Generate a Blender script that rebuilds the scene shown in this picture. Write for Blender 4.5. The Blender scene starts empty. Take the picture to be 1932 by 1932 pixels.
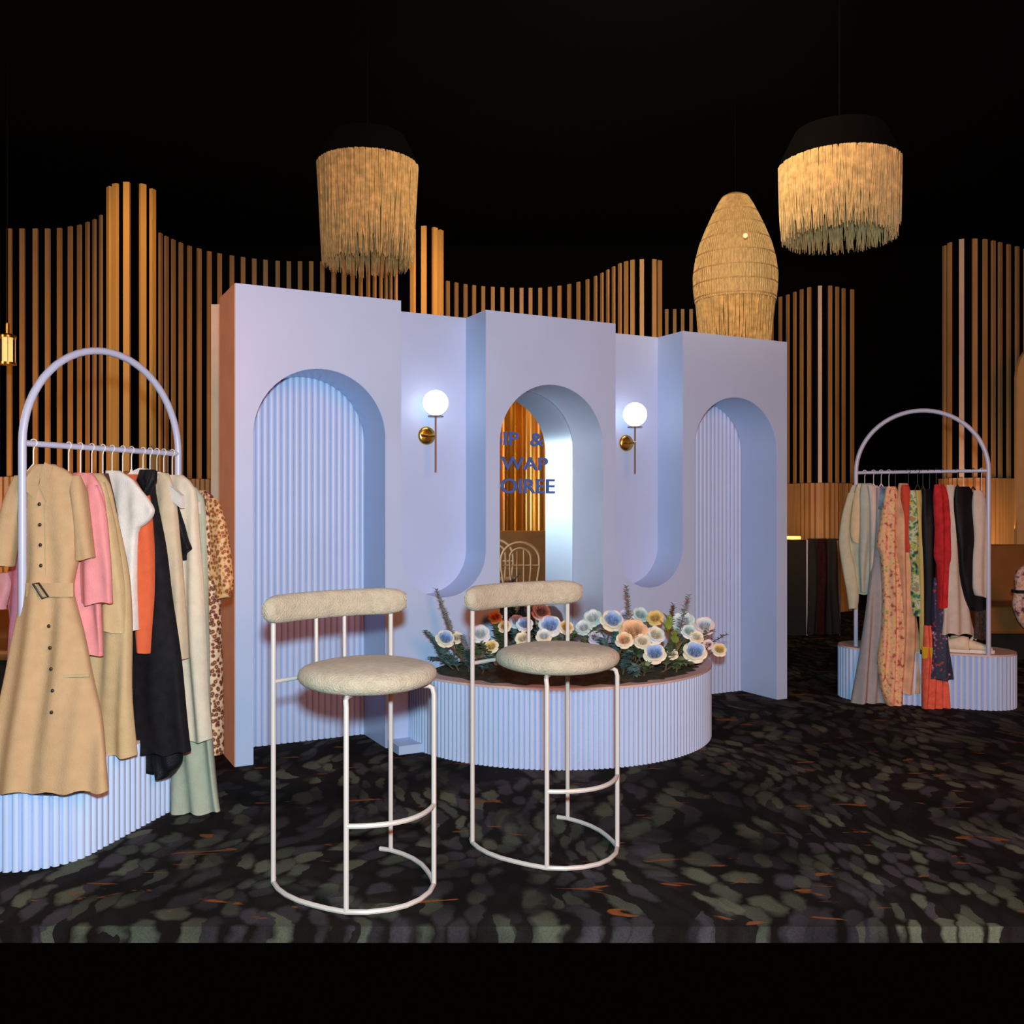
import bpy, bmesh, math, random
from mathutils import Vector, Matrix
random.seed(7)
C = bpy.context.scene.collection
H = 1.288; F = 1800.0; CX = 966.0; HY = 957.0
PI = math.pi

# ------------------------------------------------------------------ camera
cam = bpy.data.cameras.new('camera'); camo = bpy.data.objects.new('camera', cam); C.objects.link(camo)
cam.sensor_width = 36; cam.lens = F/1932*36; cam.shift_y = -9.0/1932
cam.clip_start = .05; cam.clip_end = 60
camo.location = (0, 0, H); camo.rotation_euler = (PI/2, 0, 0)
bpy.context.scene.camera = camo

# ------------------------------------------------------------------ world, lights, exposure
w = bpy.data.worlds.new('world'); bpy.context.scene.world = w; w.use_nodes = True
bg = w.node_tree.nodes['Background']; bg.inputs[0].default_value = (.9, .45, .22, 1); bg.inputs[1].default_value = .0015

def light(name, kind, loc, power, col, size=.1, target=None, size_y=None, spot=None, blend=.6):
    l = bpy.data.lights.new(name, kind); l.energy = power; l.color = col
    if kind == 'AREA':
        l.size = size
        if size_y: l.shape = 'RECTANGLE'; l.size_y = size_y
    else: l.shadow_soft_size = size
    if kind == 'SPOT': l.spot_size = math.radians(spot); l.spot_blend = blend
    o = bpy.data.objects.new(name, l); C.objects.link(o); o.location = loc
    if target is not None:
        d = Vector(target)-Vector(loc); o.rotation_euler = d.to_track_quat('-Z', 'Y').to_euler()
    return o
light('camera_flash', 'SPOT', (.02, -.05, H+.21), 790, (.68, .94, 1.0), .05, (.02, 5, H+.15), spot=165, blend=.15)
light('room_lamp_warm', 'AREA', (2.6, -1.4, 2.9), 245, (1, .28, .09), 2.2, (.2, 5.6, 1.0))
cl = light('lantern_fill_front', 'AREA', (.9, 3.9, 4.2), 42, (1, .70, .38), .5, (.9, 8.0, 3.9)); cl.data.spread = math.radians(75)  # added fill light, brightens the hanging lanterns from the front
light('side_board_fill', 'AREA', (-5.2, 3.9, 2.6), 60, (1, .46, .22), .8, (-1.4, 4.95, 1.5))  # unseen warm fill, added to lift the raw side board
light('slat_column_lamp', 'SPOT', (-2.5, 6.1, 4.5), 150, (1, .55, .15), .12, (-3.2, 8.0, 2.4), spot=80, blend=.8)
light('slat_wash_lamp', 'SPOT', (-.35, 7.7, 4.5), 110, (1, .5, .15), .12, (-.85, 9.4, 2.6), spot=60, blend=.9)
light('wall_wash_lamp', 'AREA', (1.0, 8.0, .9), 22, (1, .5, .18), 3.5, (.6, 11.2, 2.2), size_y=.5)
light('left_wash_lamp', 'AREA', (-4.0, 7.9, .75), 30, (1, .5, .15), 2.2, (-4.4, 9.3, 1.9), size_y=.5)
light('right_wash_lamp', 'AREA', (4.6, 9.1, .9), 14, (1, .5, .18), 2.0, (5.0, 10.6, 1.9), size_y=.5)
light('mirror_side_lamp', 'SPOT', (5.3, 2.5, 3.6), 260, (1, .52, .12), .08, (6.3, 1.7, 1.2), spot=75)
light('chair_fill_spot', 'SPOT', (2.3, 4.3, 2.9), 75, (1, .72, .42), .1, (3.6, 3.3, .7), spot=70)  # extra spot added so the bentwood chair looks bright in the mirror

vs = bpy.context.scene.view_settings
vs.view_transform = 'Standard'; vs.look = 'None'; vs.gamma = 1; vs.use_curve_mapping = False; vs.exposure = 0.0

# ------------------------------------------------------------------ materials
def nt(m): return m.node_tree.nodes, m.node_tree.links
def mat(name, col, rough=.6, metal=0, bump=0, bscale=60, var=0, vscale=8, emit=None, es=0, spec=.5, coat=0, sheen=0, stretch=None):
    m = bpy.data.materials.new(name); m.use_nodes = True; N, L = nt(m)
    b = N['Principled BSDF']; b.inputs['Base Color'].default_value = (*col, 1)
    b.inputs['Roughness'].default_value = rough; b.inputs['Metallic'].default_value = metal
    b.inputs['Specular IOR Level'].default_value = spec; b.inputs['Coat Weight'].default_value = coat
    b.inputs['Sheen Weight'].default_value = sheen
    if emit: b.inputs['Emission Color'].default_value = (*emit, 1); b.inputs['Emission Strength'].default_value = es
    tc = N.new('ShaderNodeTexCoord'); vec = tc.outputs['Object']
    if stretch:
        mp = N.new('ShaderNodeMapping'); mp.inputs['Scale'].default_value = stretch; L.new(vec, mp.inputs[0]); vec = mp.outputs[0]
    n = N.new('ShaderNodeTexNoise'); n.inputs['Scale'].default_value = vscale; n.inputs['Detail'].default_value = 4; L.new(vec, n.inputs[0])
    r = N.new('ShaderNodeValToRGB'); L.new(n.outputs[0], r.inputs[0])
    v = max(var, .02)
    r.color_ramp.elements[0].position = .3; r.color_ramp.elements[1].position = .7
    r.color_ramp.elements[0].color = (*[c*(1-v) for c in col], 1); r.color_ramp.elements[1].color = (*[min(1, c*(1+v)) for c in col], 1)
    L.new(r.outputs[0], b.inputs['Base Color'])
    if bump:
        n2 = N.new('ShaderNodeTexNoise'); n2.inputs['Scale'].default_value = bscale; n2.inputs['Detail'].default_value = 3; L.new(vec, n2.inputs[0])
        bp = N.new('ShaderNodeBump'); bp.inputs['Strength'].default_value = bump; bp.inputs['Distance'].default_value = .01
        L.new(n2.outputs[0], bp.inputs['Height']); L.new(bp.outputs[0], b.inputs['Normal'])
    return m

def printed(name, stops, scale, rough=.7, kind='noise', distort=0.0, detail=2):
    """a fabric print: noise or voronoi run through constant colour steps"""
    m = bpy.data.materials.new(name); m.use_nodes = True; N, L = nt(m); b = N['Principled BSDF']
    b.inputs['Roughness'].default_value = rough
    tc = N.new('ShaderNodeTexCoord')
    if kind == 'noise':
        n = N.new('ShaderNodeTexNoise'); n.inputs['Scale'].default_value = scale; n.inputs['Detail'].default_value = detail
        n.inputs['Distortion'].default_value = distort; out = n.outputs[0]
    else:
        n = N.new('ShaderNodeTexVoronoi'); n.inputs['Scale'].default_value = scale; n.feature = 'F1'; out = n.outputs['Distance']
    L.new(tc.outputs['Object'], n.inputs['Vector'])
    r = N.new('ShaderNodeValToRGB'); L.new(out, r.inputs[0]); cr = r.color_ramp; cr.interpolation = 'CONSTANT'
    while len(cr.elements) < len(stops): cr.elements.new(.5)
    for e, (p, c) in zip(cr.elements, stops): e.position = p; e.color = (*c, 1)
    L.new(r.outputs[0], b.inputs['Base Color'])
    return m

M = {}
M['paint'] = mat('lilac_blue_paint', (.455, .565, .83), .34, var=.03, vscale=2.5, spec=.5, bump=.03, bscale=3)
M['paint_matte'] = mat('lilac_blue_ribbed_paint', (.475, .59, .85), .42, var=.03, vscale=3)
M['polished'] = mat('polished_blue_lining', (.50, .585, .80), .38, metal=.12, var=.02)
M['mirror'] = mat('mirror_glass', (.92, .92, .92), .012, metal=1, var=.0)
M['mdf'] = mat('raw_fibreboard_edge', (.66, .33, .22), .7, var=.08, vscale=6)
M['pale_ply'] = mat('pale_upright', (.80, .58, .42), .6, var=.05)
M['rim'] = mat('planter_top_board', (.60, .44, .42), .6, var=.06)
M['letter'] = mat('blue_lettering', (.05, .13, .42), .5)
M['brass'] = mat('brushed_brass', (.62, .40, .10), .25, metal=1, var=.06)
M['brass_dark'] = mat('dark_brass_rod', (.30, .22, .17), .4, metal=.8)
M['globe'] = mat('opal_globe', (1, 1, 1), .3, emit=(1, .98, .97), es=2.6)
M['boucle'] = mat('cream_boucle', (.43, .36, .265), .95, bump=.7, bscale=170, var=.13, vscale=35, sheen=.2)
M['stoolmetal'] = mat('white_powder_coat', (.52, .475, .45), .35, var=.01)
M['rackmetal'] = mat('lilac_powder_coat', (.46, .46, .62), .35, var=.01)
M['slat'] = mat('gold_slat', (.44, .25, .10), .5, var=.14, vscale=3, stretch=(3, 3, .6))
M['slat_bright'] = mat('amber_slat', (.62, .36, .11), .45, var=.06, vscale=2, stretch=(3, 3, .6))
M['slat_pale'] = mat('pale_slat', (.60, .46, .38), .45, var=.05)
M['wood_band'] = mat('ribbed_wood_panel', (.36, .19, .07), .4, var=.15, vscale=5, stretch=(4, 4, .4))
M['black'] = mat('black_wall', (.0012, .001, .001), .95, spec=.1)
M['dark'] = mat('black_fabric', (.008, .007, .007), .9, var=.3, vscale=20)
M['rattan'] = mat('rattan_weave', (.58, .38, .18), .7, bump=.6, bscale=90, var=.28, vscale=60, stretch=(1, 1, .35))
M['fringe'] = mat('raffia_fringe', (.68, .48, .22), .75, var=.28, vscale=22)
M['leather'] = mat('tan_leather', (.26, .11, .03), .45, var=.1)
M['honey'] = mat('honey_ply', (.60, .36, .15), .45, var=.06)
M['moss'] = mat('dark_moss', (.03, .028, .012), .95, bump=1, bscale=60, var=.6, vscale=25)
M['leafA'] = mat('blue_green_leaf', (.13, .22, .22), .6, var=.3, vscale=30)
M['leafB'] = mat('olive_leaf', (.14, .18, .08), .6, var=.3, vscale=30)
M['leafC'] = mat('bright_green_leaf', (.25, .30, .05), .5, var=.2, vscale=30)
M['leafD'] = mat('grey_lavender_sprig', (.30, .31, .33), .7, var=.25, vscale=30)
M['twig'] = mat('brown_twig', (.12, .07, .035), .8)
for k, c in dict(blue=(.36, .50, .80), cream=(.80, .72, .56), white=(.72, .76, .80), peach=(.82, .52, .30), yellow=(.78, .56, .20),
                 mint=(.56, .70, .68), orange=(.68, .28, .07), lilac=(.56, .56, .72), pink=(.80, .60, .58)).items():
    M['r_'+k] = mat(k+'_petal', c, .6, var=.06, vscale=20)
M['satin_gold'] = mat('gold_satin', (.62, .33, .09), .3, metal=.85, var=.2, vscale=1.5, stretch=(3,3,.3))
M['gold_lamp'] = mat('glowing_gold_mesh', (.9, .6, .2), .4, emit=(1, .62, .2), es=.75, var=.2, vscale=60)
M['glow'] = mat('warm_strip_light', (1, .6, .2), .4, emit=(1, .5, .08), es=1.6)

def fab(name, col, var=.06, rough=.8, vs_=25): 
    M[name] = mat(name, col, rough, spec=.15, bump=.25, bscale=220, var=var, vscale=vs_); return M[name]
fab('khaki_cotton', (.49, .305, .165)); fab('beige_cotton', (.52, .37, .20)); fab('coral_pink_cotton', (.72, .26, .27)); fab('magenta_cotton', (.55, .17, .24))
fab('brown_lace', (.07, .03, .02), .4); fab('white_cotton', (.72, .66, .62)); fab('orange_knit', (.62, .115, .045)); fab('black_denim', (.009, .008, .011), .3)
fab('black_satin', (.006, .006, .009), .2, .5); fab('cream_crepe', (.66, .56, .44)); fab('oat_linen', (.56, .44, .31)); fab('sage_chiffon', (.36, .385, .30))
fab('mint_cream', (.50, .47, .34)); fab('butter_cotton', (.66, .50, .30)); fab('pale_mint', (.42, .44, .38)); fab('slate_blue', (.22, .26, .36), .4)
fab('mauve_grey_tulle', (.33, .30, .31)); fab('blush_satin', (.60, .34, .20), .25, .6, 12); fab('scarlet_cotton', (.52, .06, .035)); fab('red_ruffle', (.44, .02, .025), .25)
fab('coral_pleat', (.70, .12, .07), .2); fab('cream_white', (.56, .48, .42)); fab('yellow_tag', (.62, .42, .02)); fab('lemon_stripe', (.52, .40, .14)); fab('dark_brown_stripe', (.06, .035, .03), .5, .8, 60)
fab('maroon_velvet', (.022, .004, .005), .4)
fab('cream_shoe', (.70, .58, .44), .1, .5)
M['hanger'] = mat('white_hanger_plastic', (.72, .66, .62), .4)
M['hanger_dark'] = mat('black_hanger_plastic', (.02, .02, .02), .4)
M['horn'] = mat('dark_horn_button', (.03, .015, .01), .4)
M['leopard'] = printed('leopard_print', [(0, (.36, .13, .05)), (.20, (.10, .025, .015)), (.46, (.42, .17, .08)), (.60, (.66, .46, .30))], 62, kind='voronoi')
M['leopard2'] = printed('tan_leopard_print', [(0, (.5, .2, .06)), (.14, (.20, .05, .02)), (.40, (.50, .20, .06)), (.58, (.62, .38, .18))], 66, kind='voronoi')
M['peach_floral'] = printed('peach_floral_print', [(0, (.30, .10, .05)), (.36, (.62, .22, .15)), (.42, (.70, .36, .20)), (.52, (.74, .44, .24)), (.62, (.66, .44, .12)), (.68, (.34, .30, .16))], 34)
M['green_print'] = printed('green_leaf_print', [(0, (.02, .05, .05)), (.38, (.05, .22, .14)), (.45, (.40, .38, .05)), (.52, (.48, .50, .38)), (.60, (.12, .30, .16)), (.68, (.5, .15, .04))], 26)
M['navy_floral'] = printed('navy_floral_print', [(0, (.30, .03, .03)), (.36, (.015, .016, .05)), (.60, (.06, .05, .16)), (.66, (.5, .10, .03)), (.71, (.5, .5, .6))], 30)
M['pink_floral'] = printed('pink_floral_print', [(0, (.12, .05, .06)), (.38, (.55, .30, .28)), (.50, (.72, .56, .50)), (.62, (.75, .35, .2))], 24)

# patterned carpet
def carpet():
    m = bpy.data.materials.new('leaf_pattern_carpet'); m.use_nodes = True; N, L = nt(m); b = N['Principled BSDF']
    b.inputs['Roughness'].default_value = .95; b.inputs['Specular IOR Level'].default_value = .1
    tc = N.new('ShaderNodeTexCoord')
    def noise(scale, detail=2, dist=0, vec=None):
        n = N.new('ShaderNodeTexNoise'); n.inputs['Scale'].default_value = scale; n.inputs['Detail'].default_value = detail; n.inputs['Distortion'].default_value = dist
        L.new(vec or tc.outputs['Object'], n.inputs['Vector']); return n
    def ramp(src, stops, interp='LINEAR'):
        r = N.new('ShaderNodeValToRGB'); cr = r.color_ramp; cr.interpolation = interp
        while len(cr.elements) < len(stops): cr.elements.new(.5)
        for e, (p, c) in zip(cr.elements, stops): e.position = p; e.color = (*c, 1)
        L.new(src, r.inputs[0]); return r.outputs[0]
    def mix(f, a, c, mode='MIX'):
        x = N.new('ShaderNodeMix'); x.data_type = 'RGBA'; x.blend_type = mode
        if isinstance(f, float): x.inputs[0].default_value = f
        else: L.new(f, x.inputs[0])
        for s, i in ((a, 6), (c, 7)):
            if isinstance(s, tuple): x.inputs[i].default_value = (*s, 1)
            else: L.new(s, x.inputs[i])
        return x.outputs[2]
    # bend the coordinates so that the leaves fan out
    nz = noise(.8, 2); add = N.new('ShaderNodeVectorMath'); add.operation = 'MULTIPLY_ADD'
    L.new(nz.outputs['Color'], add.inputs[0]); add.inputs[1].default_value = (.8, .8, 0); L.new(tc.outputs['Object'], add.inputs[2])
    nz2 = noise(14, 2); add2 = N.new('ShaderNodeVectorMath'); add2.operation = 'MULTIPLY_ADD'
    L.new(nz2.outputs['Color'], add2.inputs[0]); add2.inputs[1].default_value = (.06, .06, 0); L.new(add.outputs[0], add2.inputs[2])
    def leaves(rot, sx, sy):
        mp = N.new('ShaderNodeMapping'); mp.inputs['Rotation'].default_value = (0, 0, rot); mp.inputs['Scale'].default_value = (sx, sy, 1); L.new(add2.outputs[0], mp.inputs[0])
        v = N.new('ShaderNodeTexVoronoi'); v.voronoi_dimensions = '2D'; v.inputs['Scale'].default_value = 1; L.new(mp.outputs[0], v.inputs['Vector'])
        mask = ramp(v.outputs['Distance'], [(.36, (1, 1, 1)), (.58, (0, 0, 0))])
        sep = N.new('ShaderNodeSeparateColor'); L.new(v.outputs['Color'], sep.inputs[0])
        col = ramp(sep.outputs[0], [(0, (.014, .011, .011)), (.26, (.048, .043, .050)), (.46, (.075, .085, .064)), (.68, (.115, .125, .088)), (.84, (.062, .055, .068))], 'CONSTANT')
        return mix(mask, (.009, .006, .005), col)
    base = mix(ramp(noise(.9, 2).outputs[0], [(.46, (0, 0, 0)), (.54, (1, 1, 1))]), leaves(.75, 13, 6), leaves(-.55, 16, 7))
    patch = ramp(noise(1.7, 3).outputs[0], [(.36, (.30, .27, .28)), (.58, (1, 1, 1))])
    base = mix(1.0, base, patch, 'MULTIPLY')
    mp2 = N.new('ShaderNodeMapping'); mp2.inputs['Rotation'].default_value = (0, 0, -.25); mp2.inputs['Scale'].default_value = (4.5, 13, 1); L.new(tc.outputs['Object'], mp2.inputs[0])
    o = ramp(noise(1.0, 4, .6, mp2.outputs[0]).outputs[0], [(.655, (0, 0, 0)), (.69, (1, 1, 1))])
    base = mix(o, base, (.22, .07, .02))
    fine = noise(160, 2); base = mix(.5, base, ramp(fine.outputs[0], [(.3, (.35, .35, .35)), (.7, (1, 1, 1))]), 'MULTIPLY')
    L.new(base, b.inputs['Base Color']); return m
M['carpet'] = carpet()

# ------------------------------------------------------------------ mesh builder
class MB:
    def __init__(s): s.v = []; s.f = []; s.o = Vector((0, 0, 0))
    def add(s, vs_, fs):
        n = len(s.v); s.v += [tuple(Vector(p)) for p in vs_]; s.f += [tuple(n+i for i in f) for f in fs]; return s
    def box(s, a, b):
        (x0, y0, z0), (x1, y1, z1) = a, b
        return s.add([(x0,y0,z0),(x1,y0,z0),(x1,y1,z0),(x0,y1,z0),(x0,y0,z1),(x1,y0,z1),(x1,y1,z1),(x0,y1,z1)],
                     [(0,3,2,1),(4,5,6,7),(0,1,5,4),(1,2,6,5),(2,3,7,6),(3,0,4,7)])
    def prism(s, poly, z0, z1):
        n = len(poly)
        return s.add([(x,y,z0) for x,y in poly]+[(x,y,z1) for x,y in poly],
                     [tuple(range(n))[::-1], tuple(range(n,2*n))]+[(i,(i+1)%n,n+(i+1)%n,n+i) for i in range(n)])
    def tube(s, pts, r, n=8, cap=True, closed=False):
        pts = [Vector(p) for p in pts]; m = len(pts); rs = r if isinstance(r, (list, tuple)) else [r]*m
        vs_ = []; up = None
        for i, p in enumerate(pts):
            a = pts[(i-1) % m] if (i > 0 or closed) else p; b = pts[(i+1) % m] if (i < m-1 or closed) else p
            t = (b-a).normalized()
            if up is None:
                up = Vector((0,0,1)) if abs(t.z) < .9 else Vector((1,0,0))
            x = t.cross(up).normalized(); up = x.cross(t).normalized()
            for k in range(n):
                q = 2*PI*k/n; vs_.append(p + x*math.cos(q)*rs[i] + up*math.sin(q)*rs[i])
        fs = []
        for i in range(m if closed else m-1):
            for k in range(n):
                j = (i+1) % m; fs.append((i*n+k, i*n+(k+1)%n, j*n+(k+1)%n, j*n+k))
        if cap and not closed: fs += [tuple(range(n))[::-1], tuple(range((m-1)*n, m*n))]
        return s.add(vs_, fs)
    def lathe(s, prof, c=(0,0,0), n=32, capped=True):
        vs_ = [(c[0]+r*math.cos(2*PI*k/n), c[1]+r*math.sin(2*PI*k/n), c[2]+z) for r, z in prof for k in range(n)]
        fs = [(i*n+k, i*n+(k+1)%n, (i+1)*n+(k+1)%n, (i+1)*n+k) for i in range(len(prof)-1) for k in range(n)]
        if capped: fs += [tuple(range(n))[::-1], tuple(range((len(prof)-1)*n, len(prof)*n))]
        return s.add(vs_, fs)
    def sphere(s, c, r, n=24, sc=(1,1,1)):
        vs_ = [(c[0], c[1], c[2]-r*sc[2])]; m = n//2
        for i in range(1, m):
            a = PI*i/m - PI/2
            for k in range(n):
                q = 2*PI*k/n; vs_.append((c[0]+r*sc[0]*math.cos(a)*math.cos(q), c[1]+r*sc[1]*math.cos(a)*math.sin(q), c[2]+r*sc[2]*math.sin(a)))
        vs_.append((c[0], c[1], c[2]+r*sc[2])); T = len(vs_)-1
        fs = [(0, 1+(k+1)%n, 1+k) for k in range(n)]
        for i in range(m-2):
            for k in range(n): a = 1+i*n; fs.append((a+k, a+(k+1)%n, a+n+(k+1)%n, a+n+k))
        a = 1+(m-2)*n; fs += [(a+k, a+(k+1)%n, T) for k in range(n)]
        return s.add(vs_, fs)
    def loft(s, rings, cap=True, closed=True):
        n = len(rings[0]); vs_ = [p for r in rings for p in r]; fs = []
        for i in range(len(rings)-1):
            for k in range(n if closed else n-1): fs.append((i*n+k, i*n+(k+1)%n, (i+1)*n+(k+1)%n, (i+1)*n+k))
        if cap: fs += [tuple(range(n))[::-1], tuple(range((len(rings)-1)*n, len(rings)*n))]
        return s.add(vs_, fs)
    def xf(s, m): s.v = [tuple(m @ Vector(p)) for p in s.v]; return s
    def build(s, name, m, parent=None, loc=None, smooth=40, bevel=0):
        me = bpy.data.meshes.new(name)
        off = Vector(loc) if loc is not None else (parent_origin(parent) if parent else Vector((0,0,0)))
        me.from_pydata([tuple(Vector(p)-off) for p in s.v] if s.world else s.v, [], s.f)
        me.materials.append(m); bm = bmesh.new(); bm.from_mesh(me); bmesh.ops.recalc_face_normals(bm, faces=bm.faces); bm.to_mesh(me); bm.free()
        if smooth:
            me.shade_smooth(); me.set_sharp_from_angle(angle=math.radians(smooth))
        o = bpy.data.objects.new(name, me); C.objects.link(o)
        if parent: o.parent = parent
        elif loc is not None: o.location = loc
        if bevel:
            b = o.modifiers.new('bevel', 'BEVEL'); b.width = bevel; b.segments = 2; b.limit_method = 'ANGLE'
        return o
    world = True          # vertices are given in world space
def parent_origin(p):
    v = Vector(p.location)
    if p.parent: v += parent_origin(p.parent)
    return v
class LB(MB): world = False   # vertices already local to the parent

def tag(o, label=None, cat=None, group=None, kind=None):
    if label: o['label'] = label
    if cat: o['category'] = cat
    if group: o['group'] = group
    if kind: o['kind'] = kind
    return o
def thing(name, label, cat, loc, group=None, rotz=0):
    o = bpy.data.objects.new(name, None); o.empty_display_size = .1; C.objects.link(o); o.location = loc; o.rotation_euler = (0,0,rotz)
    return tag(o, label, cat, group)
def dup(root, loc, rotz, label):
    r = root.copy(); C.objects.link(r); r.location = loc; r.rotation_euler = (0,0,rotz); r['label'] = label
    for ch in list(root.children):
        c = ch.copy(); C.objects.link(c); c.parent = r
        for g in list(ch.children):
            d = g.copy(); C.objects.link(d); d.parent = c
    return r
def P(px, py, Y): return Vector(((px-CX)/F*Y, Y, H-(py-HY)/F*Y))

# ------------------------------------------------------------------ setting
def struct(name, mb, m, label, smooth=0): return tag(mb.build(name, m, smooth=smooth), label, None, None, 'structure')
struct('floor', MB().box((-7.5, 2.93, -.05), (10.5, 14, 0)), M['carpet'], 'dark carpet with leaf pattern and orange flecks')
struct('wall_back', MB().box((-7.5, 13.9, 0), (10.5, 14, 5.2)), M['black'], 'black wall behind the gold slats')
struct('ceiling', MB().box((-7.5, 2.85, 5.1), (10.5, 14, 5.2)), M['black'], 'unlit black ceiling')
struct('wall_left', MB().box((-7.6, 2.85, 0), (-7.5, 14, 5.2)), M['black'], 'black side wall at the left')
struct('wall_right', MB().box((10.5, -1, 0), (10.6, 14, 5.2)), M['black'], 'black side wall at the right')
struct('floor_side', MB().box((2.9, -1, -.05), (10.5, 2.93, 0)), M['carpet'], 'carpet at the right side of the room')

# ------------------------------------------------------------------ slatted screens
def topY(y): return 4878.0/(HY-y)
def band_z(): return 1.588
def slat_section(label, pts, lowlabel=True, sm='slat', width=None, pale=(), lo=.0):
    """pts: (px, ytop).  every slat stands at its own distance along the waving line"""
    P2 = [((px-CX)/F*topY(y), topY(y)) for px, y in pts]
    base = P2[len(P2)//2]
    t = thing('slatted_screen', label, 'screen', (base[0], base[1], 0), 'slatted screens on the back wall')
    n = len(P2); ZT = H+2.71
    for i, (x, y) in enumerate(P2):
        a = P2[max(i-1, 0)]; b = P2[min(i+1, n-1)]
        d = Vector((b[0]-a[0], b[1]-a[1])); ln = d.length; d.normalize() if ln else None
        nn = Vector((-d.y, d.x))
        if nn.y > 0: nn = -nn
        wd = (width or .047)/2; dp = .03 if width else .022
        # face slats towards the middle of the room a little
        poly = [(x-d.x*wd, y-d.y*wd), (x+d.x*wd, y+d.y*wd), (x+d.x*wd-nn.x*dp, y+d.y*wd-nn.y*dp), (x-d.x*wd-nn.x*dp, y-d.y*wd-nn.y*dp)]
        mm = M['slat_pale'] if i in pale else M[sm]
        MB().prism(poly, band_z(), ZT).build('slat', mm, t, smooth=0)
    # ribbed panel under the slats
    ring_t = []; 
    for i in range(n-1):
        a = Vector(P2[i]); b = Vector(P2[i+1]); L_ = (b-a).length; k = max(2, int(L_/.05)*2); d = (b-a).normalized(); nn = Vector((-d.y, d.x))
        if nn.y > 0: nn = -nn
        for q in range(k):
            f = q/k; off = .03 if q % 2 else .012
            p = a.lerp(b, f)+nn*off; ring_t.append((p.x, p.y))
    a = Vector(P2[0]); b = Vector(P2[-1])
    poly = ring_t + [(b.x, b.y+.01), ] + [(x, y+.12) for x, y in reversed(P2)]
    mb = MB(); nP = len(poly)
    mb.add([(x,y,lo) for x,y in poly]+[(x,y,band_z()-.004) for x,y in poly], [(i,(i+1)%nP,nP+(i+1)%nP,nP+i) for i in range(nP)])
    # cap as quads strip: front points to the nearest back points
    top = MB(); m_ = len(ring_t)
    back = [(P2[0][0]+(P2[-1][0]-P2[0][0])*0, 0)]
    for i in range(m_-1):
        x0,y0 = ring_t[i]; x1,y1 = ring_t[i+1]
        mb.add([(x0,y0,band_z()-.004),(x1,y1,band_z()-.004),(x1,y1+.1,band_z()-.004),(x0,y0+.1,band_z()-.004)], [(0,1,2,3)])
    mb.build('ribbed_panel', M['wood_band'], t, smooth=0)
    return t
def lin(x0, x1, n): return [x0+(x1-x0)*i/(n-1) for i in range(n)]
slat_section('gold slatted screen curving along the left edge of the picture', [(-50,432),(-30,431),(-7,431),(17,431),(41,431),(66,431),(89,431),(111,430),(131,427),(148,424),(163,419),(176,414),(188,406)])
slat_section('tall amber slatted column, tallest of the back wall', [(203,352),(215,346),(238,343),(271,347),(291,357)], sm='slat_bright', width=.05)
slat_section('long gold slatted screen sweeping down behind the lilac backdrop', [(305,440),(316,446),(329,452),(343,458),(359,464),(377,469),(396,474),(415,478),(438,482),(459,485),(480,488),(501,490),(524,492),(545,493),(566,493),(587,493),(608,493),(629,492),(648,490),(664,487),(679,483),(693,478),(705,472),(717,466),(727,460),(736,453),(745,446)])
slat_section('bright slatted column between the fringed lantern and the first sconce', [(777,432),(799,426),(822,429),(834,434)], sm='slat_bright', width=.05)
slat_section('low wavy slatted screen above the middle of the backdrop', [(846,530),(862,533),(879,536),(895,538),(912,540),(930,541),(948,542),(966,543),(984,543),(1001,543),(1019,543),(1037,541),(1055,539),(1073,536),(1090,532),(1107,527),(1122,521),(1134,515),(1145,509),(1156,503),(1168,497),(1180,493),(1193,490),(1211,489),(1235,489),(1246,491)])
slat_section('short slatted screen left of the round rattan lantern', [(1258,583),(1273,583),(1288,583),(1304,583),(1319,582),(1334,580)])
slat_section('dim slatted screen to the right of the rattan lantern', [(1440,572),(1455,565),(1471,560),(1485,556),(1498,551),(1511,546),(1526,542),(1547,539),(1567,539),(1581,541),(1593,544),(1609,546)], pale=(7,))
slat_section('slatted screen at the far right behind the second clothes rack', [(1780,464),(1790,458),(1814,451),(1840,450),(1860,451),(1876,454),(1889,457),(1905,461),(1921,465),(1937,469),(1953,473)], pale=(2,))

# ------------------------------------------------------------------ lilac backdrop
O2 = Vector((-1.372, 4.73)); U2 = Vector((.8854, .4648)); B2 = Vector((-.4648, .8854))
def W(s, d, z): p = O2+U2*s+B2*d; return Vector((p.x, p.y, z))
def s_at(px, d=0):
    k = (px-CX)/F; a = O2+B2*d
    return (k*a.y-a.x)/(U2.x-k*U2.y)
HT = 2.40; PW = .875; GW = .508; starts = [0, PW+GW, 2*(PW+GW)]
back = thing('display_backdrop', 'tall lilac blue backdrop with three arches and two rounded niches', 'backdrop', W(0,0,0))
ARX = .0865; ARW = .703; SPR = 1.655
def outline_extrude(poly, d0, d1):
    mb = MB(); n = len(poly)
    mb.add([W(s, d0, z) for s, z in poly]+[W(s, d1, z) for s, z in poly],
           [tuple(range(n)), tuple(range(n, 2*n))[::-1]]+[(i, (i+1)%n, n+(i+1)%n, n+i) for i in range(n)])
    return mb
arc = [(math.cos(a), math.sin(a)) for a in lin(PI, 0, 41)]
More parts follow.
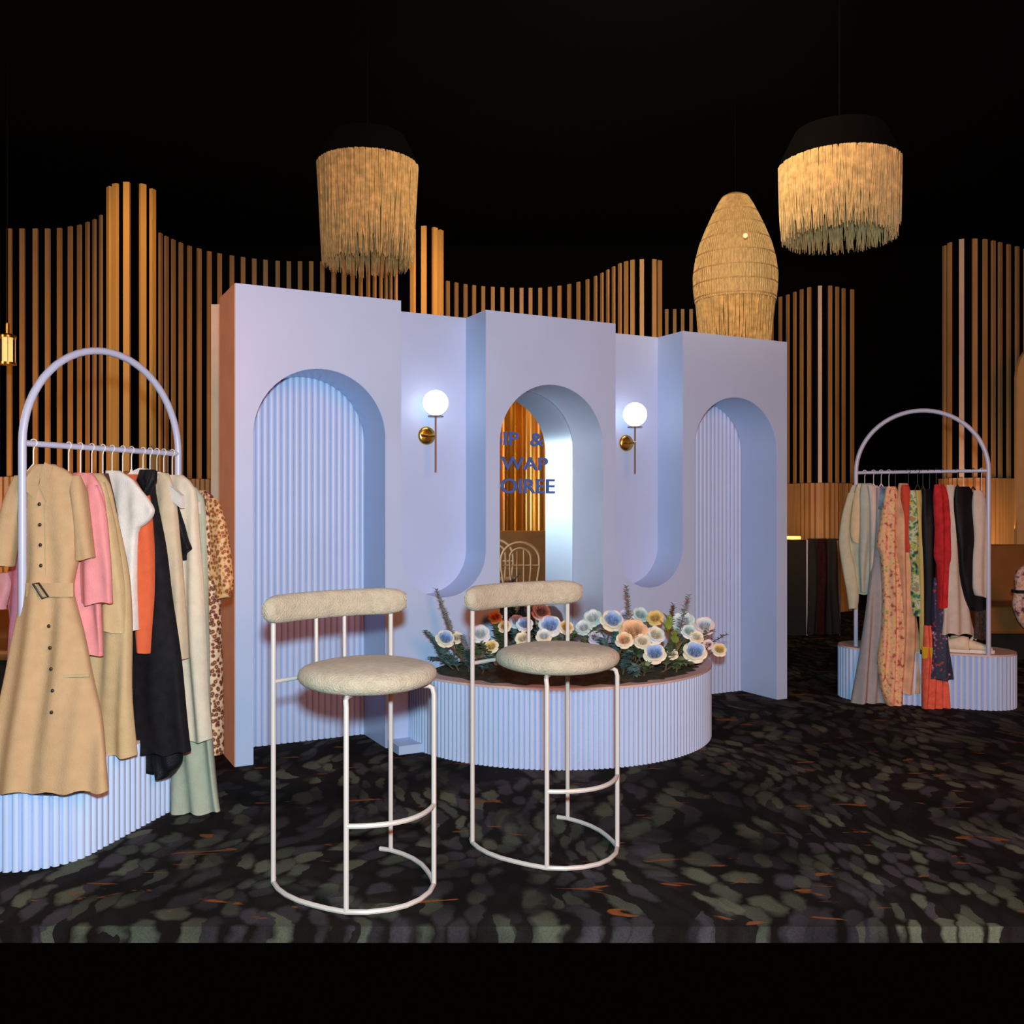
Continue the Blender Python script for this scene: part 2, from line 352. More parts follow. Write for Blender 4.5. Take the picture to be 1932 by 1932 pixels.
for i, s0 in enumerate(starts):
    r = ARW/2; cx = s0+ARX+r
    poly = [(s0,0),(s0+ARX,0)]+[(cx+r*x, SPR+r*y) for x, y in arc]+[(s0+ARX+ARW,0),(s0+PW,0),(s0+PW,HT),(s0,HT)]
    outline_extrude(poly, 0, .35).build('arch_panel', M['paint'], back, smooth=30)
    # lining of the opening
    ring = [(s0+ARX,0.002)]+[(cx+r*x, SPR+r*y) for x, y in arc]+[(s0+ARX+ARW,0.002)]
    q = [(s0+ARX+.003,0.002)]+[(cx+(r-.003)*x, SPR+(r-.003)*y) for x, y in arc]+[(s0+ARX+ARW-.003,0.002)]
    mb = MB(); n = len(ring)
    mb.add([W(s,.002,z) for s,z in q]+[W(s,.35,z) for s,z in q]+[W(s,.002,z) for s,z in ring]+[W(s,.35,z) for s,z in ring],
           [(k,k+1,n+k+1,n+k) for k in range(n-1)]+[(2*n+k,2*n+k+1,k+1,k) for k in range(n-1)])
    mb.build('arch_lining', M['polished'] if i == 1 else M['paint'], back, smooth=30)
    if i == 1:
        mir = outline_extrude([(s0+.03,.01),(s0+PW-.03,.01),(s0+PW-.03,2.2),(s0+.03,2.2)], .352, .372).build('mirror', M['mirror'], back, smooth=0)
        MB().prism([W(s0,.374,0).xy, W(s0+PW,.374,0).xy, W(s0+PW,.39,0).xy, W(s0,.39,0).xy], 0, HT-.01).build('backing_board', M['mdf'], back, smooth=0)
        mirror_obj = mir
    else:
        # ribbed back: half-round ribs
        pitch = .0345; n = int(PW/pitch); prof = []
        for k in range(n):
            for u_, dd in ((0,.018),(.10,.004),(.25,.0005),(.5,-.001),(.75,.0005),(.90,.004)): prof.append((s0+.01+pitch*(k+u_), .356+dd))
        prof += [(s0+PW-.01,.374),(s0+PW-.01,.384),(s0+.01,.384)]
        MB().prism([W(s,d,0).xy for s,d in prof], 0, HT-.01).build('ribbed_back', M['paint_matte'], back, smooth=50)
# niches with a rounded foot
ZC = 1.045
for i in (0, 1):
    g0 = starts[i]+PW; r = GW/2; cx = g0+r
    poly = [(g0,0),(g0+GW,0),(g0+GW,ZC)]+[(cx+r*math.cos(a), ZC+r*math.sin(a)) for a in lin(0, -PI, 33)[1:-1]]+[(g0,ZC)]
    outline_extrude(poly, 0, .262).build('niche_foot', M['paint'], back, smooth=30)
    outline_extrude([(g0+.0005,0),(g0+GW-.0005,0),(g0+GW-.0005,HT),(g0+.0005,HT)], .2625, .30).build('niche_back', M['paint'], back, smooth=0)
# raw side at the left end and low foot block beside the planter
outline_extrude([(-.004,0),(-.0005,0),(-.0005,HT-.002),(-.004,HT-.002)], .003, .384).build('side_board', M['mdf'], back, smooth=0)
outline_extrude([(.80,0),(.945,0),(.945,.045),(.80,.045)], -.165, -.001).build('foot_block', M['paint'], back, smooth=0)
# lettering on the mirror
def text_part(body, px0, px1, ytop, ybot):
    cu = bpy.data.curves.new('lettering', 'FONT'); cu.body = body; cu.size = 1; cu.extrude = .002; cu.offset = .012
    to = bpy.data.objects.new('tmp', cu); C.objects.link(to); bpy.context.view_layer.update()
    me = bpy.data.meshes.new_from_object(to.evaluated_get(bpy.context.evaluated_depsgraph_get())); bpy.data.objects.remove(to)
    xs = [v.co.x for v in me.vertices]; ys = [v.co.y for v in me.vertices]
    x0, x1, y0, y1 = min(xs), max(xs), min(ys), max(ys)
    d = .348; s0, s1 = s_at(px0, d), s_at(px1, d)
    Ym = W((s0+s1)/2, d, 0).y; zt = H-(ytop-HY)/F*Ym; zb = H-(ybot-HY)/F*Ym
    org = parent_origin(back)+Vector(mirror_obj.location)
    for v in me.vertices:
        s = s0+(v.co.x-x0)/(x1-x0)*(s1-s0); z = zb+(v.co.y-y0)/(y1-y0)*(zt-zb)
        v.co = W(s, d+(-v.co.z)*.8, z)-parent_origin(back)
    me.name = 'lettering'; me.materials.clear(); me.materials.append(M['letter'])
    o = bpy.data.objects.new('lettering', me); C.objects.link(o); o.parent = mirror_obj
text_part('SIP  &', 931, 1026, 815, 841)
text_part('SWAP', 929, 1034, 862, 887)
text_part('SOIREE', 927, 1047, 903, 931)
# pale upright standing behind the left end
up = MB().box((-2.05, 6.5, 0), (-1.80, 6.54, 2.67)).build('upright_board', M['pale_ply'], smooth=0, loc=(-1.92, 6.52, 0)); tag(up, 'pale beige upright board standing behind the left end of the backdrop', 'board')

# ------------------------------------------------------------------ sconces
def sconce(pxg, pyg, rpx, pxd, pyd, ylow, label):
    d = .262; sd = s_at(pxd, d-.01); sg = s_at(pxg, d-.135)
    pd = W(sd, d, 0); zc = H-(pyd-HY)/F*pd.y
    g = W(sg, d-.135, 0); zg = H-(pyg-HY)/F*g.y; rg = rpx/F*g.y; zl = H-(ylow-HY)/F*g.y
    t = thing('wall_sconce', label, 'wall lamp', W(sd, d, zc), 'globe sconces in the niches')
    R = Matrix.Translation(W(sd, d, zc)) @ Matrix(((U2.x, 0, B2.x, 0), (U2.y, 0, B2.y, 0), (0, 1, 0, 0), (0, 0, 0, 1)))
    prof = [(.001,-.016),(.03,-.0155),(.045,-.013),(.051,-.008),(.053,-.0005)]
    MB().lathe(prof, n=40).xf(R).build('wall_plate', M['brass'], t)
    a = W(sd, d-.03, zc); b = W(sg, d-.135, zc)
    MB().tube([W(sd-.042, d-.022, zc), W(sd+.042, d-.022, zc)], .008).build('cross_bar', M['brass'], t)
    MB().tube([a, W(sd, d-.10, zc), b], .007).build('arm', M['brass'], t)
    MB().tube([W(sg,d-.135,zl), W(sg,d-.135,zg-rg*.98)], .0055).build('rod', M['brass_dark'], t)
    MB().lathe([(.001,-.004),(rg*.62,-.003),(rg*.64,0),(rg*.3,.003)], (g.x, g.y, zg-rg-.003)).build('globe_cup', M['brass_dark'], t)
    MB().sphere((g.x, g.y, zg), rg, 36).build('globe', M['globe'], t)
sconce(822, 760, 24, 806, 822, 890, 'brass sconce with lit white globe in the left niche')
sconce(1198, 782, 22.5, 1183, 836, 893, 'brass sconce with lit white globe in the right niche')

# ------------------------------------------------------------------ planter
PC = W(1.82, 0, 0); PR = .905
pl = thing('round_planter', 'half round lilac planter with ribbed front full of flowers', 'planter', PC)
ang0 = math.atan2(-U2.y, -U2.x)
def half_ring(R_, ribs=0, amp=0, a0=ang0+.012, a1=ang0+PI-.012, cut=.004):
    out = []
    if ribs:
        for k in range(ribs):
            for j in range(5):
                a = a0+(a1-a0)*(k+j/5)/ribs; rr = R_-amp*(1,.12,0,0,.12)[j]; out.append((PC.x+rr*math.cos(a), PC.y+rr*math.sin(a)))
    else:
        for k in range(61): a = a0+(a1-a0)*k/60; out.append((PC.x+R_*math.cos(a), PC.y+R_*math.sin(a)))
    return [(x-B2.x*cut, y-B2.y*cut) for x, y in out]
MB().prism(half_ring(PR, 104, .018), 0, .392).build('ribbed_side', M['paint_matte'], pl, smooth=50)
MB().prism(half_ring(PR+.002), .3925, .404).build('top_board', M['rim'], pl, smooth=30)

# moss bed: bumpy low mound on the top board
mb = MB(); rings = []
for i in range(9):
    f = i/8; rr = (PR-.10)*(1-f*.95); z = .405+.07*math.sin(f*PI/2)
    rings.append([(PC.x-B2.x*.05+rr*math.cos(ang0+PI*k/60)*(1+.03*math.sin(k*2.3+i)), PC.y-B2.y*.05+rr*math.sin(ang0+PI*k/60)*(1+.03*math.sin(k*1.7+i)), z+(random.uniform(0,.02) if i else 0)) for k in range(61)])
mb.loft(rings, cap=False, closed=True)
tag(mb.build('moss_bed', M['moss'], smooth=0, loc=(PC.x, PC.y, .405)), 'dark moss mound filling the round planter under the flowers', 'moss', None, 'stuff')

# ------------------------------------------------------------------ roses
def petal(mb, phi, rb, rt, h, dlt, drop=0, nu=6, nv=5, pointy=0):
    vs_ = []
    for j in range(nv+1):
        v = j/nv; wv = min(1, .45+1.1*v)*(1-.25*max(0, v-.6)/.4)
        rr = rb+(rt-rb)*v**1.2; z = h*(1-(1-v)**1.6)-drop*max(0, v-.5)*2
        for i in range(nu+1):
            u = -1+2*i/nu; a = phi+u*dlt*wv
            e = 1-.16*abs(u)**3*v; vs_.append((rr*e*math.cos(a), rr*e*math.sin(a), z-.12*h*u*u*v+pointy*(1-abs(u))*v))
    fs = [(j*(nu+1)+i, j*(nu+1)+i+1, (j+1)*(nu+1)+i+1, (j+1)*(nu+1)+i) for j in range(nv) for i in range(nu)]
    mb.add(vs_, fs)
def rose(px, py, Y, rpx, outer, inner, label, tilt=.9, cup=1.0):
    c = P(px, py, Y); R_ = 1.14*rpx/F*Y; rnd = random.random()*6
    face = Vector((-c.x*.12+random.uniform(-.25,.25), -math.sin(tilt), math.cos(tilt))).normalized()
    q = Vector((0,0,1)).rotation_difference(face).to_matrix().to_4x4()
    T = Matrix.Translation(c) @ q @ Matrix.Translation((0,0,-R_*.35))
    base = Vector((PC.x+(c.x-PC.x)*.75, max(c.y, PC.y+(c.y-PC.y)*.8) if False else c.y+.03, .415))
    t = thing('rose', label, 'flower', base, 'roses in the round planter')
    mo = MB()
    for k in range(5): petal(mo, rnd+k*2*PI/5, R_*.25, R_*1.0, R_*.45*cup, .86, R_*.22, pointy=R_*.06)
    for k in range(5): petal(mo, rnd+.6+k*2*PI/5, R_*.25, R_*.86, R_*.72*cup, .84, R_*.10)
    mo.xf(T).build('outer_petals', M['r_'+outer], t, smooth=60)
    mi = MB()
    for k in range(4): petal(mi, rnd+.2+k*PI/2, R_*.30, R_*.70, R_*.70*cup, .95, pointy=R_*.05)
    for k in range(4): petal(mi, rnd+.9+k*PI/2, R_*.24, R_*.50, R_*.84*cup, .9, pointy=R_*.05)
    for k in range(3): petal(mi, rnd+k*2*PI/3, R_*.18, R_*.32, R_*.94*cup, 1.05)
    for k in range(3): petal(mi, rnd+.8+k*2*PI/3, R_*.08, R_*.15, R_*1.02*cup, 1.1)
    mi.xf(T).build('inner_petals', M['r_'+inner], t, smooth=60)
    mid = (c+base)/2+Vector((random.uniform(-.02,.02), .02, 0))
    MB().tube([base, mid, T @ Vector((0,0,R_*.12))], .004, 6).build('stem', M['twig'], t)
roses = [
 (840,1205,4.98,17,'cream','blue','blue rose with cream rim, leftmost in the planter'),
 (861,1203,5.06,12,'cream','cream','small cream rose right of the leftmost blue rose'),
 (906,1196,5.06,18,'white','white','white rose seen through the left legs of the right stool'),
 (927,1220,4.92,13,'cream','yellow','small cream rose just above the left of the right stool seat'),
 (934,1165,5.26,12,'orange','orange','orange rosebud under the left end of the right stool backrest'),
 (952,1182,5.16,12,'cream','yellow','pale yellow rose between the left rods of the right stool'),
 (975,1173,5.22,14,'white','lilac','lilac tinted white rose at the second rod of the right stool'),
 (990,1178,5.10,15,'white','blue','light blue rose between the inner rods of the right stool'),
 (985,1205,4.98,13,'cream','cream','cream rose touching the top of the right stool seat'),
 (1021,1155,5.3,17,'pink','lilac','dusky pink rose right under the backrest of the right stool'),
 (1038,1181,5.05,21,'white','blue','large blue rose with white rim behind the right stool'),
 (1026,1200,4.96,14,'cream','white','white rose low behind the seat of the right stool'),
 (1068,1184,5.05,14,'cream','yellow','yellow centred cream rose beside the right upright of the stool'),
 (1101,1184,5.12,15,'mint','white','pale mint rose right of the stool backrest'),
 (1118,1166,5.2,17,'mint','white','mint white rose behind the pair of blue roses'),
 (1155,1171,5.12,21,'cream','blue','blue rose with cream rim below the upright middle sprig'),
 (1124,1204,4.98,14,'lilac','lilac','small lilac white rose above the right end of the stool seat'),
 (1180,1162,5.28,13,'lilac','lilac','lilac rose at the foot of the upright middle sprig'),
 (1195,1192,5.0,25,'peach','peach','large peach rose in the middle of the right half'),
 (1178,1208,4.94,16,'cream','peach','cream and peach rose at the lower left of the large peach one'),
 (1212,1210,4.95,15,'cream','cream','cream rose under the large peach rose'),
 (1208,1160,5.3,15,'mint','mint','mint bloom above the large peach rose'),
 (1236,1166,5.2,15,'yellow','yellow','mustard yellow rose at the top right of the arrangement'),
 (1237,1198,5.02,17,'white','cream','white rose directly above the low blue rose'),
 (1235,1233,4.86,20,'cream','blue','low blue rose with cream rim, right of the stool seat'),
 (1288,1174,5.2,21,'mint','white','big mint white rose at the upper right'),
 (1300,1192,5.12,14,'white','mint','mint white rose under the big upper right rose'),
 (1329,1181,5.22,18,'pink','white','pinkish white rose at the upper right edge'),
 (1314,1202,5.1,13,'cream','cream','cream rose above the rightmost blue rose'),
 (1311,1230,4.98,21,'cream','blue','blue rose with cream rim, rightmost blue one'),
 (1336,1216,5.12,10,'pink','pink','tiny pink rose beside the rightmost blue rose'),
 (1357,1226,5.14,13,'cream','yellow','pale yellow rose hanging over the right rim'),
 (1268,1234,4.94,11,'cream','cream','small cream bud between the two low blue roses'),
]
for r_ in roses: rose(*r_)

# ------------------------------------------------------------------ foliage
def leaf(mb, p, d, L_, wd, up=Vector((0,0,1))):
    d = d.normalized(); s = d.cross(up)
    s = s.normalized() if s.length > .01 else Vector((1,0,0)); n = s.cross(d).normalized()
    vs_ = []; prof = [0.05,.7,1,.8,.35,.02]
    for i, w_ in enumerate(prof):
        f = i/5; c = p+d*L_*f-n*L_*.25*f*f
        vs_ += [c-s*w_*wd+n*wd*.25*w_, c, c+s*w_*wd+n*wd*.25*w_]
    fs = []
    for i in range(5):
        for j in range(2): a = i*3+j; fs.append((a, a+1, a+4, a+3))
    mb.add(vs_, fs)
def sprig(pts, m, n, L_, wd, label, cat='foliage', name='leaf_sprig', droop=0, spread=1):
    pts = [Vector(p) for p in pts]; base = pts[0]
    t = thing(name, label, cat, base, 'foliage in the round planter')
    MB().tube(pts, [.004*(1-.6*i/(len(pts)-1)) for i in range(len(pts))], 6).build('stem', M['twig'], t)
    mb = MB()
    for k in range(n):
        f = .12+.88*(k+.5)/n*(len(pts)-1)/(len(pts)-1); x = f*(len(pts)-1); i = min(int(x), len(pts)-2)
        p = pts[i].lerp(pts[i+1], x-i); ax = (pts[i+1]-pts[i]).normalized()
        a = k*2.4+random.uniform(-.4,.4); side = Vector((math.cos(a), math.sin(a)*.8, random.uniform(-.2,.4)))
        leaf(mb, p, ax*.7+side*spread-Vector((0,0,droop)), L_*1.1*random.uniform(.7,1.15)*(1-.35*f), wd*(1.0 if spread < .5 else 1.25)*(1-.3*f))
    mb.build('leaves', m, t, smooth=60)
def sp(px0, py0, Y0, px1, py1, Y1, *a, bend=0, **k):
    p0 = P(px0, py0, Y0); p1 = P(px1, py1, Y1); p0.z = max(p0.z, .412)
    mid = (p0+p1)/2+Vector((bend, 0, .02)); sprig([p0, (p0+mid)/2, mid, (mid+p1)/2, p1], *a, **k)
sp(862,1225,5.05, 823,1112,5.1, M['leafD'], 60, .035, .010, 'tall grey green spire at the left end of the planter', bend=-.01)
sp(858,1235,5.0, 838,1150,5.12, M['leafD'], 40, .035, .010, 'shorter grey spire beside the tall left spire')
sp(1190,1215,5.1, 1182,1106,5.2, M['leafD'], 52, .036, .011, 'upright grey sprig in the middle of the planter')
sp(1278,1215,5.1, 1300,1122,5.25, M['leafD'], 40, .04, .010, 'pale budding sprig reaching up at the upper right')
sp(1262,1210,5.1, 1270,1140,5.25, M['twig'], 34, .035, .012, 'dark brown leaf sprig behind the mustard rose')
sp(1262,1225,4.98, 1262,1172,4.98, M['leafC'], 5, .10, .026, 'bright green broad leaf right of the peach rose', spread=.25)
sp(1278,1245,4.96, 1272,1200,4.93, M['leafC'], 6, .09, .024, 'yellow green broad leaf above the low blue roses', spread=.3)
sp(1318,1240,5.06, 1372,1196,5.2, M['twig'], 26, .035, .008, 'thin brown twig sticking out over the right rim')
sp(845,1255,4.98, 803,1192,5.0, M['leafA'], 60, .035, .013, 'blue green sprig leaning out at the left rim')
sp(855,1262,4.94, 812,1240,4.96, M['leafA'], 60, .035, .013, 'blue green sprig spreading low at the left rim')
sp(865,1265,4.9, 842,1235,4.86, M['leafA'], 50, .038, .014, 'dark eucalyptus sprig under the leftmost blue rose')
sp(885,1268,4.9, 872,1200,4.92, M['leafD'], 60, .035, .012, 'grey blue sprig left of the right stool leg')
sp(890,1270,4.88, 880,1228,4.84, M['leafA'], 55, .04, .015, 'blue green sprig behind the rear left leg of the right stool')
sp(910,1272,4.86, 925,1240,4.82, M['leafA'], 55, .04, .015, 'deep teal leaves under the rod of the right stool')
sp(935,1255,4.9, 905,1215,4.9, M['leafB'], 36, .045, .014, 'olive leaves between the left legs of the right stool')
sp(1000,1262,4.95, 975,1195,5.02, M['leafB'], 40, .045, .014, 'olive leaves behind the middle rods of the right stool')
sp(1060,1240,5.0, 1085,1195,5.05, M['leafB'], 44, .05, .015, 'olive leaves at the right rod of the right stool')
sp(1095,1225,4.98, 1138,1190,5.0, M['leafB'], 44, .05, .016, 'green leaves curling under the pair of blue roses')
sp(1150,1250,4.9, 1135,1208,4.94, M['leafA'], 50, .045, .016, 'dark teal leaves above the right end of the stool seat')
sp(1175,1272,4.86, 1190,1232,4.80, M['leafA'], 70, .042, .016, 'teal eucalyptus bunch right of the right stool')
sp(1195,1278,4.84, 1198,1258,4.74, M['leafA'], 60, .042, .016, 'teal eucalyptus bunch hanging lowest at the front rim', droop=.3)
sp(1215,1275,4.84, 1222,1258,4.78, M['leafB'], 44, .045, .015, 'green leaves under the low blue rose')
sp(1255,1265,4.92, 1270,1215,4.95, M['leafB'], 56, .05, .016, 'olive leaves between the two low blue roses')
sp(1270,1262,4.96, 1300,1250,4.9, M['leafB'], 44, .045, .014, 'dark leaves under the rightmost blue rose')
sp(1250,1215,5.1, 1215,1180,5.2, M['leafA'], 40, .05, .014, 'teal leaves behind the mustard and white roses')
sp(1290,1230,5.1, 1345,1188,5.2, M['leafB'], 40, .045, .012, 'olive leaves behind the pinkish white rose')

for i, (px, py, Yr, rp, oc, ic, lb) in enumerate(roses):
    if i in (13, 29, 30, 31, 24, 8): continue
    sp(px+random.uniform(-12,12), max(py+35, 1248), Yr, px+random.uniform(-16,16), py+12, Yr+.03, M['leafB' if i % 3 else 'leafA'], 44, .05, .016, ' '.join(('leafy sprig under the '+lb.split(',')[0]).split()[:16]))
# ------------------------------------------------------------------ bar stools
def make_stool(label, loc, rz):
    # local frame: +y is the way the stool faces, x its side
    t = thing('bar_stool', label, 'bar stool', loc, 'cream bar stools')
    t.rotation_euler = (0, 0, rz)
    # seat: round cushion
    prof = []
    for i in range(13):
        a = -PI/2+PI*i/12; e = .5
        prof.append((.178+.056*(max(0, math.cos(a))**.8), .722+.036*math.sin(a)))
    prof = [(.02, .686)]+[(.1,.686)]+prof+[(.12,.763),(.05,.766),(.01,.767)]
    mb = LB().lathe(prof, n=56)
    mb.v = [(x*(1+.006*math.sin(5*math.atan2(y, x))), y, z+.003*math.sin(9*x+14*y)) for x, y, z in mb.v]
    mb.build('seat', M['boucle'], t, smooth=80)
    # backrest: bolster along an arc
    path = []
    for i in range(25):
        a = -1+2*i/24; x = .282*a; y = -.262+.078*abs(a)**2.4; path.append(Vector((x, y, .94)))
    rings = []
    for i, p in enumerate(path):
        a = path[max(i-1,0)]; b = path[min(i+1,24)]; d = (b-a).normalized(); n_ = Vector((-d.y, d.x, 0))
        e = min(i, 24-i); sc = (.55,.84,.95,1)[min(e,3)]
        ring = []
        for k in range(20):
            q = 2*PI*k/20; cs, sn = math.cos(q), math.sin(q)
            ring.append(p+n_*.030*sc*math.copysign(abs(cs)**.7, cs)+Vector((0,0,1))*.049*sc*math.copysign(abs(sn)**.75, sn))
        rings.append(ring)
    LB().loft(rings).build('backrest', M['boucle'], t, smooth=80)
    r = .0085
    for sx in (-1, 1):
        LB().tube([(sx*.237,-.222,.012),(sx*.237,-.222,.90)], r).build('leg', M['stoolmetal'], t)
        LB().tube([(sx*.17,.146,.012),(sx*.17,.146,.655),(sx*.168,.14,.675),(sx*.16,.13,.682),(sx*.11,.09,.683)], r).build('leg', M['stoolmetal'], t)
        LB().tube([(sx*.057,-.25,.69),(sx*.057,-.252,.90)], .007).build('back_rod', M['stoolmetal'], t)
    LB().tube([(-.237,-.222,.693),(-.16,-.238,.693),(-.057,-.25,.693),(.057,-.25,.693),(.16,-.238,.693),(.237,-.222,.693)], .0075).build('seat_rail', M['stoolmetal'], t)
    LB().tube([(x, .146+.075*(1-(x/.17)**2), .28) for x in lin(-.17,.17,15)], r).build('footrest', M['stoolmetal'], t)
    half = [(.215,-.262),(.237,-.222),(.250,-.16),(.252,-.097),(.243,-.03),(.224,.03),(.20,.09),(.17,.146),(.12,.19),(.06,.218)]
    pts = [(x, y, .0095) for x, y in half]+[(0,.228,.0095)]+[(-x, y, .0095) for x, y in reversed(half)]
    LB().tube(pts, .0085).build('floor_ring', M['stoolmetal'], t)
    return t
def rz_of(f): return math.atan2(f[1], f[0])-PI/2
st = make_stool('cream cushioned bar stool on the left, standing before the left arch', (-.489, 3.235, 0), rz_of((.648,-.762)))
st2 = dup(st, (.172, 3.60, 0), rz_of((.60,-.80)), 'cream cushioned bar stool on the right, standing before the flower planter')

# ------------------------------------------------------------------ clothes racks
def stadium(c, ang, hl, b, n=24):
    out = []
    for i in range(n+1):
        a = -PI/2+PI*i/n; out.append((hl+b*math.cos(a), b*math.sin(a)))
    for i in range(n+1):
        a = PI/2+PI*i/n; out.append((-hl+b*math.cos(a), b*math.sin(a)))
    ca, sa = math.cos(ang), math.sin(ang)
    return [(c[0]+x*ca-y*sa, c[1]+x*sa+y*ca) for x, y in out]
def ribbed(poly, pitch, amp):
    pts = [Vector(p) for p in poly]; n = len(pts); segs = [(pts[(i+1)%n]-pts[i]).length for i in range(n)]; tot = sum(segs)
    cnt = round(tot/pitch); out = []; N5 = cnt*5
    for k in range(N5):
        d = tot*k/N5; i = 0
        while i < n-1 and d > segs[i]: d -= segs[i]; i += 1
        p = pts[i].lerp(pts[(i+1)%n], d/segs[i] if segs[i] else 0); t_ = (pts[(i+1)%n]-pts[i]).normalized(); nn = Vector((t_.y, -t_.x))
        out.append(tuple(p+nn*-amp*(1,.12,0,0,.12)[k%5]))
    return out
def plinth(c, ang, hl, b, h, label):
    t = thing('rack_plinth', label, 'plinth', (c[0], c[1], 0), 'rounded plinths under the clothes racks')
    MB().prism(ribbed(stadium(c, ang, hl, b), .034, .020), 0, h-.012).build('ribbed_side', M['paint_matte'], t, smooth=50)
    MB().prism(stadium(c, ang, hl, b-.002), h-.0118, h).build('top_board', M['rim'], t, smooth=30)
PH = .352
def rack(A, B, label, h=1.52, r=.0145):
    A = Vector((*A, 0)); B = Vector((*B, 0)); mid = (A+B)/2; hw = (B-A).length/2; u = (B-A).normalized()
    t = thing('clothes_rack', label, 'clothes rack', (mid.x, mid.y, PH), 'arched clothes racks')
    pts = [A+Vector((0,0,z)) for z in lin(PH, h, 6)]
    pts += [mid-u*hw*math.cos(a)+Vector((0,0,h+hw*math.sin(a))) for a in lin(0, PI, 33)[1:-1]]
    pts += [B+Vector((0,0,z)) for z in lin(h, PH, 6)]
    MB().tube(pts, r, 12).build('arched_frame', M['rackmetal'], t)
    MB().tube([A+Vector((0,0,h)), B+Vector((0,0,h))], r*.8, 10).build('rail', M['rackmetal'], t)
plinth((-1.718, 3.895), math.radians(77), .308, .235, PH, 'pill shaped lilac ribbed plinth under the left clothes rack')
plinth((2.755, 6.372), math.radians(-22), .33, .22, PH, 'pill shaped lilac ribbed plinth under the right clothes rack')
LA, LBp = (-1.768, 3.445), (-1.452, 4.150)
RA, RB = (2.318, 6.43), (3.022, 6.05)
rack(LA, LBp, 'arched lilac clothes rack at the left with khaki dress in front')
rack(RA, RB, 'arched lilac clothes rack at the right with floral dresses')

